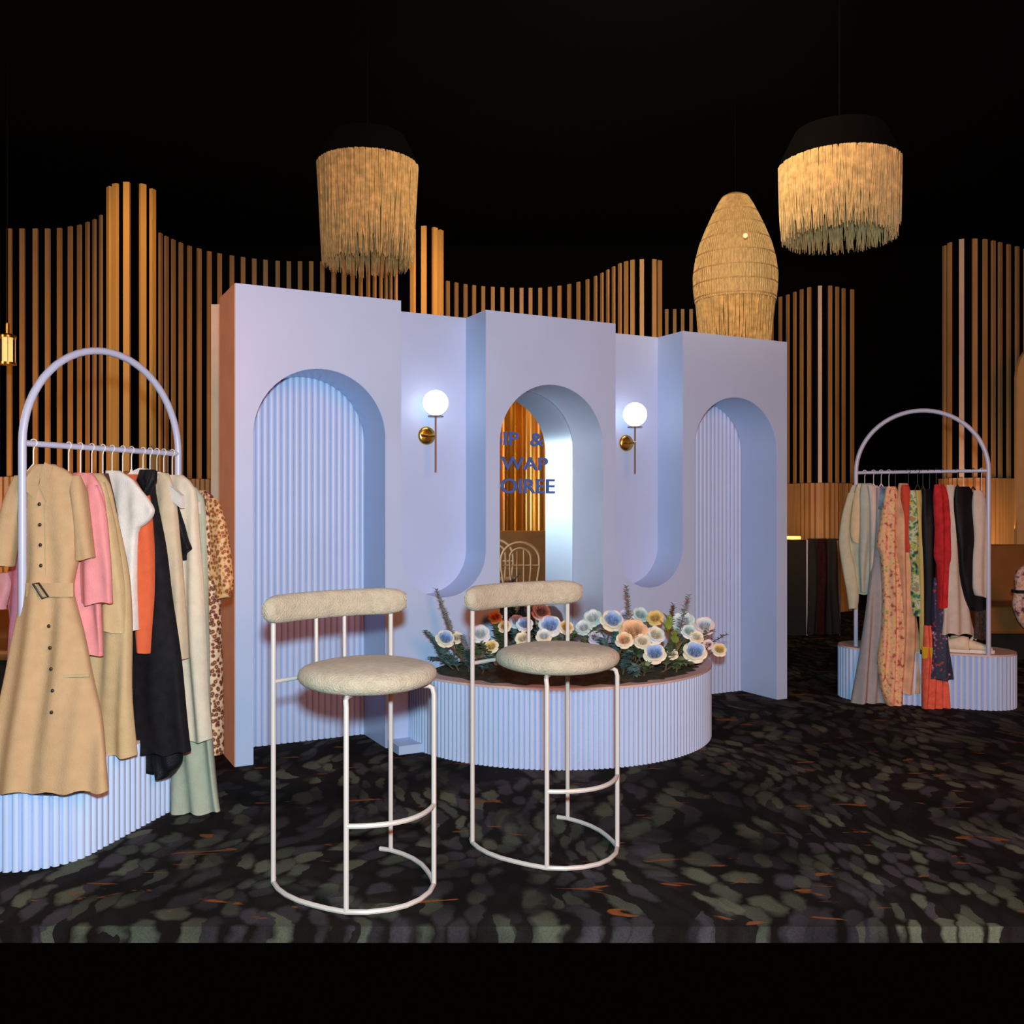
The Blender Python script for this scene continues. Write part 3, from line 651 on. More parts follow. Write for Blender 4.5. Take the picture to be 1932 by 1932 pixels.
def garment(name, label, cat, m, A, B, t_, wdir, rows, push=0, thick=.035, amp=.012, wl=.075, group=None, hanger=True, sleeves=(), sub=18, hang='hanger', off=0.0, extra=None, hz=1.52):
    hx = A[0]+(B[0]-A[0])*t_; hy = A[1]+(B[1]-A[1])*t_
    wd = Vector(wdir).normalized(); nn = Vector((wd.y, -wd.x))
    if nn.y > 0: nn = -nn
    hx += nn.x*off; hy += nn.y*off
    def conv(px, py, o=0):
        k = (px-CX)/F; x_ = hx+nn.x*o; y_ = hy+nn.y*o; a = (k*y_-x_)/(wd.x-k*wd.y); Y = y_+a*wd.y
        return a, H-(py-HY)/F*Y
    def surf(rows, thick, amp, seed, noff=0):
        rr = [(conv(l, y), conv(r, y)) for y, l, r in rows]
        out = []; R_ = []
        tot = rows[-1][0]-rows[0][0]; ztop = rr[0][0][1]; zbot = rr[-1][0][1]
        for i in range(len(rr)-1):
            ns = max(2, int(sub*(rows[i+1][0]-rows[i][0])/tot)+1)
            for q in range(ns): R_.append((i+q/ns))
        R_.append(len(rr)-1)
        for x in R_:
            i = min(int(x), len(rr)-2); f = x-i
            # smooth interpolation through the rows
            def cm(g):
                p0 = g(max(i-1,0)); p1 = g(i); p2 = g(i+1); p3 = g(min(i+2,len(rr)-1))
                return .5*(2*p1+(p2-p0)*f+(2*p0-5*p1+4*p2-p3)*f*f+(3*p1-p0-3*p2+p3)*f**3)
            la, lz = cm(lambda j: rr[j][0][0]), cm(lambda j: rr[j][0][1]); ra, rz_ = cm(lambda j: rr[j][1][0]), cm(lambda j: rr[j][1][1])
            g = x/(len(rr)-1); ring = []; N_ = 88
            th = thick*(.35+.65*min(1, g*3))*(1 if g < 1 else 1)
            for k in range(N_):
                q = 2*PI*k/N_; c_ = math.cos(q); s_ = math.sin(q)
                cc = math.copysign(abs(c_)**.8, c_); a = (la+ra)/2+(ra-la)/2*cc; z = (lz+rz_)/2+(rz_-lz)/2*cc
                A_ = amp*(.15+.85*g)
                g2 = max(0, (ztop-z)/(ztop-zbot)-.3)/.7
                wv = .0035*(.3+g)*math.sin(a/.021*(1-.2*g)+seed*3+math.sin(z*4))+A_*math.sin(a/wl*2*PI*(1-.25*g)+seed+1.2*math.sin(z*5+seed))+A_*.5*math.sin(a/wl*3.7+seed*2)
                o_ = th*math.copysign(abs(s_)**.7, s_)+wv*(1-.3*abs(cc))+noff+(push*g2 if noff == 0 else 0)
                if g >= 1: z += .006*math.sin(a*55+seed)
                p = Vector((hx, hy))+wd*a+nn*o_; ring.append((p.x, p.y, z))
            out.append(ring)
        return MB().loft(out)
    seed = random.uniform(0, 6)
    t = thing(name, label, cat, (hx, hy, H-(rows[0][0]-HY)/F*hy), group)
    surf(rows, thick, amp, seed).build('body', m, t, smooth=75)
    for s_ in sleeves:
        srows = s_[0]; sm = s_[1] if len(s_) > 1 else m; no = s_[2] if len(s_) > 2 else thick*.6
        surf(srows, thick*.8, amp*.6, seed+1, no).build(s_[3] if len(s_) > 3 else 'sleeve', sm, t, smooth=75)
    if extra: extra(t, conv, Vector((hx, hy)), wd, nn, thick)
    if hanger:
        hm = M[hang]; topz = H-(rows[0][0]-HY)/F*hy
        ho = thing('hanger', ('white' if hang == 'hanger' else 'black')+' hanger holding the '+label.split(',')[0], 'hanger', (hx, hy, topz), 'hangers on the racks')
        cz = min(hz-.05, topz+.01)
        hk = [(hx, hy, cz-.01), (hx, hy, hz-.025)]
        for a in lin(-.6, PI+.9, 9)[::-1] if False else lin(-PI*.5, PI*1.0, 9):
            hk.append((hx+wd.x*.014*math.cos(a), hy+wd.y*.014*math.cos(a), hz+.003+.014*math.sin(a)))
        hk[2] = (hx+wd.x*.004, hy+wd.y*.004, hz-.006)
        MB().tube(hk, .0022, 6).build('hook', hm, ho)
        w_ = min(.17, abs(conv(rows[1][2], rows[1][0])[0]-conv(rows[1][1], rows[1][0])[0])*.42); cz -= .012
        MB().tube([(hx-wd.x*w_, hy-wd.y*w_, cz-.085), (hx-wd.x*w_*.5, hy-wd.y*w_*.5, cz-.04), (hx, hy, cz), (hx+wd.x*w_*.5, hy+wd.y*w_*.5, cz-.04), (hx+wd.x*w_, hy+wd.y*w_, cz-.085)], .006, 6).build('shoulder_bar', hm, ho)
    return t
LG = 'clothes on the left rack'; RG = 'clothes on the right rack'
wL = (.91, -.41)
def khaki_bits(t, conv, h, wd, nn, th):
    def at(px, py, o): a, z = conv(px, py, o); p = h+wd*a+nn*o; return Vector((p.x, p.y, z))
    for px, py in [(74,951),(75,990),(76,1028),(77,1067),(92,1181),(94,1222),(96,1262),(99,1303),(97,1344)]:
        c = at(px, py, th+.018+.13*max(0,(py-876)/614-.3)/.7); MB().sphere(c, .0065, 12, (1,.7,1)).build('button', M['horn'], t)
    # belt band and open buckle
    mb = MB(); ring = []
    for px in lin(49, 138, 14):
        e_ = ((px-94)/46)**2*.018
        ring.append([at(px, 1100, th+.030-e_), at(px, 1126, th+.036-e_), at(px, 1126, th+.024-e_), at(px, 1100, th+.018-e_)])
    mb.loft(ring).build('belt', M['khaki_cotton'], t, smooth=30)
    MB().tube([at(62,1101,th+.04), at(73,1100,th+.04), at(91,1126,th+.046), at(80,1129,th+.046)], .0036, 6, closed=True).build('buckle', M['horn'], t)
    # shirt collar wings
    mb = MB(); 
    for poly in ([(84,872),(100,880),(92,905),(88,948),(72,915),(78,890)], [(62,884),(74,884),(76,905),(68,944),(50,928),(50,900)]):
        a = [at(x, y, th*.5+.022) for x, y in poly]; b = [at(x, y, th*.5+.016) for x, y in poly]; n = len(a)
        mb.add(a+b, [tuple(range(n)), tuple(range(n, 2*n))[::-1]]+[(i,(i+1)%n,n+(i+1)%n,n+i) for i in range(n)])
    mb.build('collar', M['khaki_cotton'], t, smooth=0)
    a = [at(x, y, th+.070) for x, y in [(114,1274),(168,1272),(168,1277),(114,1279)]]; b = [p-Vector((nn.x, nn.y, 0))*.004 for p in a]
    MB().add(a+b, [(0,1,2,3),(7,6,5,4),(0,4,5,1),(1,5,6,2),(2,6,7,3),(3,7,4,0)]).build('pocket_edge', M['beige_cotton'], t, smooth=0)
    MB().tube([at(86, y, th+.006) for y in (948,1000,1060,1098)], .0015, 5).build('placket_seam', M['beige_cotton'], t)

G = lambda *a, **k: garment(*a, A=LA, B=LBp, group=LG, **k)
G('shirt_dress', 'khaki belted shirt dress with dark buttons, nearest on the left rack', 'dress', M['khaki_cotton'], t_=.06, wdir=(.99,-.04), thick=.045, amp=.012, wl=.085, sub=34, push=.13,
  rows=[(876,66,104),(890,52,130),(915,40,150),(960,34,154),(1010,38,150),(1060,42,146),(1108,46,142),(1150,44,154),(1206,37,172),(1292,28,197),(1386,14,222),(1470,4,238)],
  sleeves=[([(897,128,150),(930,134,160),(990,140,168),(1054,143,176)], M['khaki_cotton'], -.005), ([(897,26,52),(940,10,46),(1000,-4,32),(1070,-12,22)], M['khaki_cotton'], -.005)], extra=khaki_bits)
G('blouse', 'coral pink blouse directly behind the khaki shirt dress', 'blouse', M['coral_pink_cotton'], t_=.26, wdir=wL, thick=.03, amp=.014,
  rows=[(892,140,172),(915,128,188),(960,120,196),(1040,110,196),(1100,60,192),(1180,36,190),(1236,26,187)],
  sleeves=[([(915,172,190),(960,176,202),(1020,172,209),(1075,155,214),(1138,158,214)], M['coral_pink_cotton']), ([(1080,-4,22),(1110,-8,26),(1146,-6,18)], M['coral_pink_cotton'])])
G('blouse', 'darker rose pink blouse showing left of the rack post', 'blouse', M['magenta_cotton'], t_=.33, wdir=wL, thick=.03, amp=.016,
  rows=[(894,120,165),(930,90,170),(1000,40,170),(1080,18,175),(1160,16,170),(1262,22,165)])
G('coat_dress', 'long beige coat dress hanging behind the coral pink blouse', 'dress', M['beige_cotton'], t_=.40, wdir=wL, thick=.04, amp=.012,
  rows=[(893,160,192),(915,150,206),(960,150,214),(1040,150,230),(1100,155,240),(1190,160,246),(1300,170,248),(1424,190,256)],
  sleeves=[([(910,188,206),(1000,196,224),(1100,206,240),(1190,212,244)], M['beige_cotton'])])
G('cardigan', 'dark brown lace edged cardigan left of the white top', 'cardigan', M['brown_lace'], t_=.47, wdir=wL, thick=.02, amp=.006,
  rows=[(893,178,204),(930,184,212),(980,196,220),(1050,205,232),(1112,214,241)])
G('top', 'white short sleeved top with a wide pointed sleeve', 'top', M['white_cotton'], t_=.53, wdir=wL, thick=.026, amp=.010,
  rows=[(888,200,226),(905,200,250),(930,204,270),(950,206,284),(962,208,291),(974,210,286),(990,213,272),(1006,216,259),(1080,228,256),(1150,240,258),(1186,243,260)])
G('sweater', 'orange red knitted sweater between the white top and the black dress', 'sweater', M['orange_knit'], t_=.60, wdir=wL, thick=.035, amp=.008,
  rows=[(895,232,262),(930,240,280),(980,246,284),(1040,248,288),(1120,254,290),(1180,262,288),(1232,271,286)])
def bow(t, conv, h, wd, nn, th):
    def at(px, py, o): a, z = conv(px, py, o); p = h+wd*a+nn*o; return Vector((p.x, p.y, z))
    MB().tube([at(270,888,.05), at(266,905,.06), at(278,925,.06), at(288,905,.06), at(291,888,.05)], [.014,.018,.022,.018,.012], 10).build('shoulder_tie', M['black_satin'], t)
G('maxi_dress', 'long black denim dress, longest dark piece on the left rack', 'dress', M['black_denim'], t_=.66, wdir=wL, thick=.045, amp=.016, wl=.11,
  rows=[(886,266,290),(930,264,290),(985,262,298),(1060,256,312),(1140,250,322),(1220,246,331),(1320,249,344),(1419,254,357)], extra=bow)
G('skirt', 'black ruffled skirt hem peeking out below the black denim dress', 'skirt', M['black_satin'], t_=.70, wdir=wL, thick=.04, amp=.02, wl=.06, hanger=False,
  rows=[(1330,262,330),(1400,250,338),(1440,262,338),(1452,280,332),(1464,296,318)])
G('trench_coat', 'oat coloured coat right of the long black dress', 'coat', M['oat_linen'], t_=.74, wdir=wL, thick=.03, amp=.008,
  rows=[(893,280,318),(930,285,328),(1000,296,334),(1100,310,344),(1180,330,350),(1240,338,352)])
G('jacket', 'black short sleeved jacket between oat coat and cream dress', 'jacket', M['black_satin'], t_=.79, wdir=wL, thick=.022, amp=.004,
  rows=[(928,304,322),(950,312,334),(985,324,344),(1015,330,352),(1036,333,361),(1044,335,350),(1060,341,349)])
G('maxi_dress', 'long plain cream dress left of the leopard dress', 'dress', M['cream_crepe'], t_=.84, wdir=wL, thick=.035, amp=.012,
  rows=[(896,318,345),(925,318,368),(980,322,372),(1080,332,380),(1200,342,386),(1300,350,391),(1396,355,399)])
G('maxi_dress', 'sage green chiffon dress whose frayed hem reaches the carpet', 'dress', M['sage_chiffon'], t_=.89, wdir=wL, thick=.03, amp=.022, wl=.09,
  rows=[(915,330,362),(940,340,381),(1040,350,388),(1200,346,394),(1340,340,398),(1430,330,402),(1490,316,409),(1532,306,416)])
G('dress', 'leopard print dress with wide tan sleeve, last on the left rack', 'dress', M['leopard'], t_=.955, wdir=wL, thick=.035, amp=.010,
  rows=[(925,352,388),(945,362,408),(1000,372,416),(1080,380,414),(1200,386,413),(1320,392,414),(1424,398,415)],
  sleeves=[([(940,396,416),(980,402,430),(1030,405,438),(1085,404,444),(1100,414,446),(1128,420,441)], M['leopard2'], .02)])
# wide white wooden hangers at the far end of the left rail
def wide_hanger(px, py, t_, dx, dy, label):
    hx = LA[0]+(LBp[0]-LA[0])*t_; hy = LA[1]+(LBp[1]-LA[1])*t_; wd = Vector((.93,-.36)).normalized(); z = H-(py-HY)/F*hy
    ho = thing('wide_hanger', label, 'hanger', (hx, hy, z), 'wide white hangers')
    rings = []
    for a in lin(-.19, .21, 21):
        zz = z-.012-.9*abs(a)**1.35*dy; hh = .034-.04*abs(a); th = .012
        p = Vector((hx, hy))+wd*a-Vector((-wd.y, wd.x))*(.05+.03*abs(a)); n_ = Vector((-wd.y, wd.x))
        rings.append([(p.x+n_.x*th, p.y+n_.y*th, zz-hh), (p.x+n_.x*th, p.y+n_.y*th, zz+hh), (p.x-n_.x*th, p.y-n_.y*th, zz+hh), (p.x-n_.x*th, p.y-n_.y*th, zz-hh)])
    MB().loft(rings).build('shoulder', M['white_cotton'], ho, smooth=50)
    MB().tube([(hx,hy,z), (hx,hy,1.50), (hx+.008,hy,1.535), (hx,hy,1.545), (hx-.01,hy,1.532)], .0025, 6).build('hook', M['hanger_dark'], ho)
wide_hanger(300, 893, .80, 0, 1.0, 'broad white hanger right of the black shoulder tie')
wide_hanger(330, 900, .92, 0, 1.1, 'broad white hanger nearest to the far post of the left rack')

Gr = lambda *a, **k: garment(*a, A=RA, B=RB, group=RG, hang=k.pop('hang', 'hanger_dark'), **k)
wR = (.88, .30)
Gr('shirt', 'pale mint long sleeved shirt, leftmost on the right rack', 'shirt', M['mint_cream'], t_=.07, wdir=(.95,-.25), thick=.03, amp=.012,
   rows=[(915,1608,1626),(930,1602,1636),(965,1597,1640),(1020,1596,1640),(1100,1598,1640),(1120,1600,1640)],
   sleeves=[([(930,1600,1612),(970,1588,1604),(1020,1582,1602),(1070,1588,1612),(1120,1597,1620),(1148,1600,1617)], M['mint_cream'], .03)], hang='hanger')
Gr('tee_shirt', 'butter cream tee shirt second from the left on the right rack', 'shirt', M['butter_cotton'], t_=.14, wdir=(.95,-.1), thick=.03, amp=.010,
   rows=[(912,1618,1636),(930,1612,1644),(970,1606,1646),(1005,1604,1642),(1024,1608,1636)], hang='hanger')
Gr('blouse', 'pale sea green blouse behind the butter cream tee shirt', 'blouse', M['pale_mint'], t_=.20, wdir=(.95,.0), thick=.03, amp=.014,
   rows=[(912,1626,1645),(935,1622,1654),(1000,1622,1654),(1060,1620,1648),(1116,1624,1644)], hang='hanger')
Gr('blouse', 'white sleeved blouse with slate blue shoulder', 'blouse', M['cream_white'], t_=.26, wdir=(.95,.1), thick=.025, amp=.012,
   rows=[(916,1638,1656),(940,1640,1664),(1000,1642,1660),(1060,1641,1654),(1098,1642,1652)], sleeves=[([(918,1655,1668),(940,1652,1672),(962,1650,1668)], M['slate_blue'], .03)], hang='hanger')
Gr('gown', 'mauve grey tulle gown trailing onto the carpet', 'dress', M['mauve_grey_tulle'], t_=.31, wdir=(.95,.12), thick=.04, amp=.02, wl=.06,
   rows=[(920,1654,1674),(990,1652,1680),(1050,1649,1680),(1120,1638,1676),(1200,1627,1668),(1280,1616,1662),(1326,1608,1668)])
Gr('ruffle_dress', 'peach floral ruffled long dress, widest on the right rack', 'dress', M['peach_floral'], t_=.38, wdir=(.95,.1), thick=.045, amp=.02, wl=.05,
   rows=[(918,1672,1690),(940,1668,1696),(980,1662,1692),(1030,1655,1692),(1042,1660,1690),(1100,1666,1698),(1180,1664,1704),(1250,1656,1704),(1300,1664,1703),(1337,1674,1702)], off=.05)
Gr('gown', 'blush satin gown right of the peach floral dress', 'dress', M['blush_satin'], t_=.46, wdir=(.95,.15), thick=.035, amp=.02, wl=.05,
   rows=[(912,1696,1712),(935,1694,1718),(1000,1690,1718),(1100,1697,1722),(1200,1701,1732),(1260,1700,1740),(1308,1700,1738)], off=.03)
Gr('top', 'scarlet sleeveless top half hidden behind the blush gown', 'top', M['scarlet_cotton'], t_=.52, wdir=wR, thick=.03, amp=.008,
   rows=[(915,1702,1714),(940,1701,1717),(990,1704,1717),(1040,1706,1716)])
Gr('dress', 'green and yellow leaf print dress on the right rack', 'dress', M['green_print'], t_=.57, wdir=wR, thick=.03, amp=.012, wl=.05,
   rows=[(925,1718,1734),(950,1716,1738),(1010,1714,1740),(1070,1720,1742),(1120,1721,1742),(1160,1723,1742)])
Gr('dress', 'pale lemon striped dress behind the green print', 'dress', M['lemon_stripe'], t_=.62, wdir=wR, thick=.02, amp=.006,
   rows=[(925,1728,1738),(1000,1732,1742),(1100,1734,1744),(1200,1735,1746),(1225,1735,1746)])
def tagbit(t, conv, h, wd, nn, th):
    def at(px, py, o): a, z = conv(px, py, o); p = h+wd*a+nn*o; return Vector((p.x, p.y, z))
    a = [at(x, y, .05) for x, y in [(1741,1220),(1760,1222),(1761,1240),(1743,1243)]]; b = [p-Vector((nn.x,nn.y,0))*.012 for p in a]
    MB().add(a+b, [(0,1,2,3),(7,6,5,4),(0,4,5,1),(1,5,6,2),(2,6,7,3),(3,7,4,0)]).build('yellow_patch', M['yellow_tag'], t, smooth=0)
Gr('dress', 'black long dress with a yellow patch near its hem', 'dress', M['black_satin'], t_=.67, wdir=wR, thick=.03, amp=.012,
   rows=[(922,1742,1756),(950,1741,1764),(1020,1742,1768),(1100,1744,1768),(1180,1744,1766),(1236,1742,1764)], extra=tagbit)
Gr('floral_skirt', 'navy floral skirt with red flowers under the red blouse', 'skirt', M['navy_floral'], t_=.73, wdir=wR, thick=.035, amp=.014, hanger=False,
   rows=[(1090,1762,1778),(1150,1760,1780),(1200,1762,1786),(1240,1760,1792),(1282,1758,1796)], off=.02)
Gr('pleated_skirt', 'coral pleated skirt hanging lowest at the carpet', 'skirt', M['coral_pleat'], t_=.70, wdir=wR, thick=.04, amp=.016, wl=.045, hanger=False,
   rows=[(1180,1744,1758),(1240,1742,1762),(1290,1740,1786),(1340,1742,1794)])
Gr('ruffle_blouse', 'bright red ruffled blouse on the right rack', 'blouse', M['red_ruffle'], t_=.76, wdir=wR, thick=.035, amp=.016, wl=.05,
   rows=[(914,1764,1780),(935,1763,1788),(975,1765,1793),(1000,1766,1790),(1050,1765,1793),(1064,1767,1786),(1100,1768,1784),(1146,1769,1783)], off=.02)
Gr('dress', 'plain white flared dress between red blouse and black dress', 'dress', M['cream_white'], t_=.82, wdir=wR, thick=.035, amp=.012,
   rows=[(915,1786,1800),(950,1788,1806),(1020,1787,1808),(1080,1785,1812),(1140,1781,1824),(1196,1777,1838)], hang='hanger')
Gr('maxi_dress', 'long black sleeved dress second from the right', 'dress', M['black_satin'], t_=.89, wdir=wR, thick=.035, amp=.008,
   rows=[(918,1804,1828),(940,1801,1838),(1000,1804,1840),(1024,1806,1841),(1040,1808,1836),(1080,1812,1838),(1130,1822,1862),(1150,1830,1864)])
Gr('shirt', 'cream long shirt, rightmost on the right rack', 'shirt', M['cream_white'], t_=.95, wdir=wR, thick=.03, amp=.010,
   rows=[(925,1838,1852),(950,1836,1860),(1010,1838,1862),(1060,1835,1864),(1110,1836,1864),(1126,1842,1860)], hang='hanger')
Gr('trousers', 'dark striped trousers hanging under the cream long shirt', 'trousers', M['dark_brown_stripe'], t_=.97, wdir=wR, thick=.02, amp=.006, hanger=False, off=-.06,
   rows=[(1060,1840,1860),(1120,1839,1863),(1170,1839,1864),(1206,1838,1865)])

# shoes on the right plinth
def shoe(loc, rz, label):
    t = thing('shoe', label, 'shoe', loc, 'cream shoes'); t.rotation_euler = (0,0,rz)
    rings = []; prof = [(-.12,.012,.055),(-.115,.028,.085),(-.08,.034,.09),(-.03,.033,.078),(.02,.036,.06),(.07,.042,.045),(.11,.036,.034),(.13,.014,.02)]
    for x, w_, h_ in prof:
        rings.append([(x, w_*math.copysign(abs(math.cos(q))**.8, math.cos(q)), .015+h_*.5+h_*.5*math.sin(q)) for q in [2*PI*k/16 for k in range(16)]])
    LB().loft(rings).build('upper', M['cream_shoe'], t, smooth=70)
    poly = [(-.125,-.025),(-.06,-.036),(.05,-.04),(.11,-.034),(.14,0),(.11,.036),(.05,.043),(-.06,.036),(-.125,.026)]
    LB().prism(poly, 0, .02).build('sole', M['white_cotton'], t, smooth=30)
    LB().tube([(.0,-.028,.075),(.02,-.01,.10),(.03,.0,.085),(.02,.012,.105),(0,.03,.075)], .008, 8).build('bow', M['cream_shoe'], t)
shoe((2.84, 6.20, PH+.001), 2.6, 'cream shoe on the right plinth, left one of the pair')
shoe((2.96, 6.16, PH+.001), -.5, 'cream shoe on the right plinth, right one of the pair')

# ------------------------------------------------------------------ lanterns
def fringe(mb, c, r, z0, length, n, flare=0, jitter=.05, thick=.006):
    for k in range(n):
        a = 2*PI*k/n+random.uniform(-.03,.03); L_ = length*(1+random.uniform(-jitter, jitter)); r0 = r*(1+random.uniform(-.05,.01))
        da = random.uniform(-.10,.10); rr = r0*(1+flare+random.uniform(-.04,.03)); p = []
        for i in range(5):
            f = i/4; ra = r0+(rr-r0)*f; aa = a+da*f*f; p.append((c[0]+ra*math.cos(aa), c[1]+ra*math.sin(aa), z0-L_*f))
        mb.tube(p, [thick, thick, thick*.9, thick*.7, thick*.25], 3, cap=False)
def fringed_lantern(px0, px1, pyb, Y, label, flare, sidec=None):
    cx = ((px0+px1)/2-CX)/F*Y; R_ = (px1-px0)/2/F*Y; zb = H-(pyb-HY)/F*Y; zt = H-(322-HY)/F*Y+.06
    t = thing('fringed_lantern', label, 'pendant lamp', (cx, Y, zt), 'fringed lanterns')
    MB().lathe([(R_*.2,.26),(R_*.75,.2),(R_*.97,.03),(R_*.97,-.03)], (cx, Y, zt), n=40, capped=False).build('top_shade', M['black'], t)
    for q, (dz, ln, nn, rr) in enumerate(((-.02,1.0,330,.985),(-.02,.84,260,1.0),(-.02,.62,200,1.0),(-.02,1.02,120,.9))):
        mb = MB(); fringe(mb, (cx, Y), R_*rr, zt+dz, (zt-zb)*ln*.975, nn, flare, .04, .0075)
        tag(mb.build('fringe_layer', M['fringe'], t, smooth=60), kind='stuff')
    MB().tube([(cx,Y,zt+.25),(cx,Y,5.1)], .006, 6).build('cord', M['black'], t)
fringed_lantern(600, 787, 497, 7.5, 'raffia fringed lantern hanging above the left arch', -.09)
fringed_lantern(1474, 1693, 448, 6.4, 'raffia fringed lantern hanging at the top right', -.04)
# round rattan lantern
Yl = 9.0; cx = (1387-CX)/F*Yl
t = thing('rattan_lantern', 'egg shaped woven rattan lantern with fringe behind the right arch', 'pendant lamp', (cx, Yl, P(0,372,Yl).z))
prof = [(23,372),(31,384),(43,408),(55,434),(66,462),(74,492),(77.5,520),(77,545),(74,570)]
pr = []
for i in range(len(prof)-1):
    for q in range(5):
        f = q/5; pr.append((prof[i][0]+(prof[i+1][0]-prof[i][0])*f, prof[i][1]+(prof[i+1][1]-prof[i][1])*f))
pr.append(prof[-1])
pz = [(r/F*Yl, H-(y-HY)/F*Yl) for r, y in pr]
mb = MB().lathe(pz, (cx, Yl, 0), n=72, capped=False); mb.build('woven_shell', M['rattan'], t, smooth=80)
mb = MB()
for k in range(96):
    a = 2*PI*k/96; mb.tube([(cx+(r+.002)*math.cos(a), Yl+(r+.002)*math.sin(a), z) for r, z in pz[::2]], .004, 4, cap=False)
tag(mb.build('upright_strands', M['fringe'], t), kind='stuff')
mb = MB()
for r, z in [pz[i] for i in (1, 9, 14, 19, 24, 29, 34, 39)]:
    mb.tube([(cx+(r+.004)*math.cos(2*PI*k/48), Yl+(r+.004)*math.sin(2*PI*k/48), z) for k in range(48)], .006, 5, closed=True)
tag(mb.build('hoop_bands', M['rattan'], t), kind='stuff')
mb = MB(); fringe(mb, (cx, Yl), .372, P(0,548,Yl).z, .56, 420, -.14, .05, .008)
tag(mb.build('fringe_layer', M['fringe'], t, smooth=60), kind='stuff')
mb = MB(); mb.lathe([(.02,.03),(.08,.025),(.115,0)], (cx, Yl, P(0,372,Yl).z), n=40, capped=False).build('crown', M['rattan'], t)
MB().tube([(cx,Yl,P(0,372,Yl).z+.03),(cx,Yl,5.1)], .006, 6).build('cord', M['black'], t)
MB().sphere((cx+.0, Yl-.395, P(0,467,Yl).z), .022, 16).build('lamp_spot', mat('warm_bulb', (1,.6,.3), .4, emit=(1,.5,.25), es=1.2), t)

# gold wall lantern at the left edge
gy = 6.6; gx = (14-CX)/F*gy
t = thing('gold_lantern', 'small glowing gold lantern hanging at the left edge', 'pendant lamp', (gx, gy, P(0,645,gy).z))
MB().lathe([(.034,P(0,684,gy).z),(.034,P(0,636,gy).z)], (gx, gy, 0), n=28).build('glowing_core', M['gold_lamp'], t)
MB().lathe([(.03,P(0,634,gy).z+.015),(.058,P(0,634,gy).z),(.058,P(0,638,gy).z)], (gx, gy, 0), n=28).build('cap', M['brass'], t)
MB().lathe([(.058,P(0,688,gy).z),(.058,P(0,684,gy).z),(.03,P(0,684,gy).z)], (gx, gy, 0), n=28).build('base_ring', M['brass'], t)
for k in range(6):
    a = PI*k/3; MB().tube([(gx+.056*math.cos(a), gy+.056*math.sin(a), P(0,686,gy).z), (gx+.056*math.cos(a), gy+.056*math.sin(a), P(0,636,gy).z)], .003, 6).build('cage_bar', M['brass_dark'], t)
MB().tube([(gx,gy,P(0,634,gy).z), (gx,gy,P(0,610,gy).z)], .014, 10).build('neck', M['brass'], t)
MB().tube([(gx,gy,P(0,610,gy).z), (gx,gy,5.1)], .004, 6).build('cord', M['black'], t)

# ------------------------------------------------------------------ furniture at the edges
def bench(x0, x1, y0, y1, label, zt=.95, zs=.45):
    t = thing('banquette', label, 'bench', ((x0+x1)/2, (y0+y1)/2, 0), 'tan leather banquettes')
    MB().box((x0,y1-.16,zs-.02),(x1,y1,zt)).build('backrest', M['leather'], t, smooth=0, bevel=.03)
    MB().box((x0,y0,.22),(x1,y1-.165,zs)).build('seat', M['leather'], t, smooth=0, bevel=.03)
    MB().box((x0+.02,y0+.06,0),(x1-.02,y1-.02,.215)).build('base', M['dark'], t, smooth=0)
bench(3.98, 5.6, 8.0, 8.75, 'tan leather banquette at the right edge behind the clothes rack')
bench(-5.4, -2.9, 6.6, 7.3, 'tan leather banquette behind the left clothes rack', zt=.55, zs=.3)
# arched honey wood divider
gx0 = (1919-CX)/F*8.9; R_ = .42
poly = [(gx0, .9)]+[(gx0+R_-R_*math.cos(a), P(0,712,8.9).z+R_*1.0*math.sin(a)) for a in lin(0, PI, 25)]+[(gx0+2*R_, .9)]
poly[0] = (gx0, 0.0); poly[-1] = (gx0+2*R_, 0.0)
mb = MB(); n = len(poly)
mb.add([(x,8.9,z) for x,z in poly]+[(x,8.95,z) for x,z in poly], [tuple(range(n)), tuple(range(n,2*n))[::-1]]+[(i,(i+1)%n,n+(i+1)%n,n+i) for i in range(n)])
tag(mb.build('arched_divider', M['honey'], smooth=30, loc=(gx0+R_, 8.92, 0)), 'honey coloured round topped divider cut by the right edge of the picture', 'divider')
# patterned cushion
t = thing('cushion', 'pink floral cushion with a dark band at the right edge', 'cushion', P(1940,1130,7.6), None)
c = P(1940,1126,7.6)
mb = MB(); rings = []
for i in range(13):
    f = -1+2*i/12; s_ = (1-abs(f)**3.5)**.5 if abs(f) < 1 else .12
    rings.append([(c.x+.11*max(s_,.3)*math.copysign(abs(math.cos(q))**.5, math.cos(q))+.01*math.sin(i), c.y+.05*s_*math.sin(q)+.01, c.z+.25*f) for q in [2*PI*k/24 for k in range(24)]])
mb.loft(rings).build('cover', M['pink_floral'], t, smooth=70)
MB().box((c.x-.106, c.y-.043, c.z+.03), (c.x+.106, c.y+.06, c.z+.055)).build('band', M['dark'], t, smooth=0)

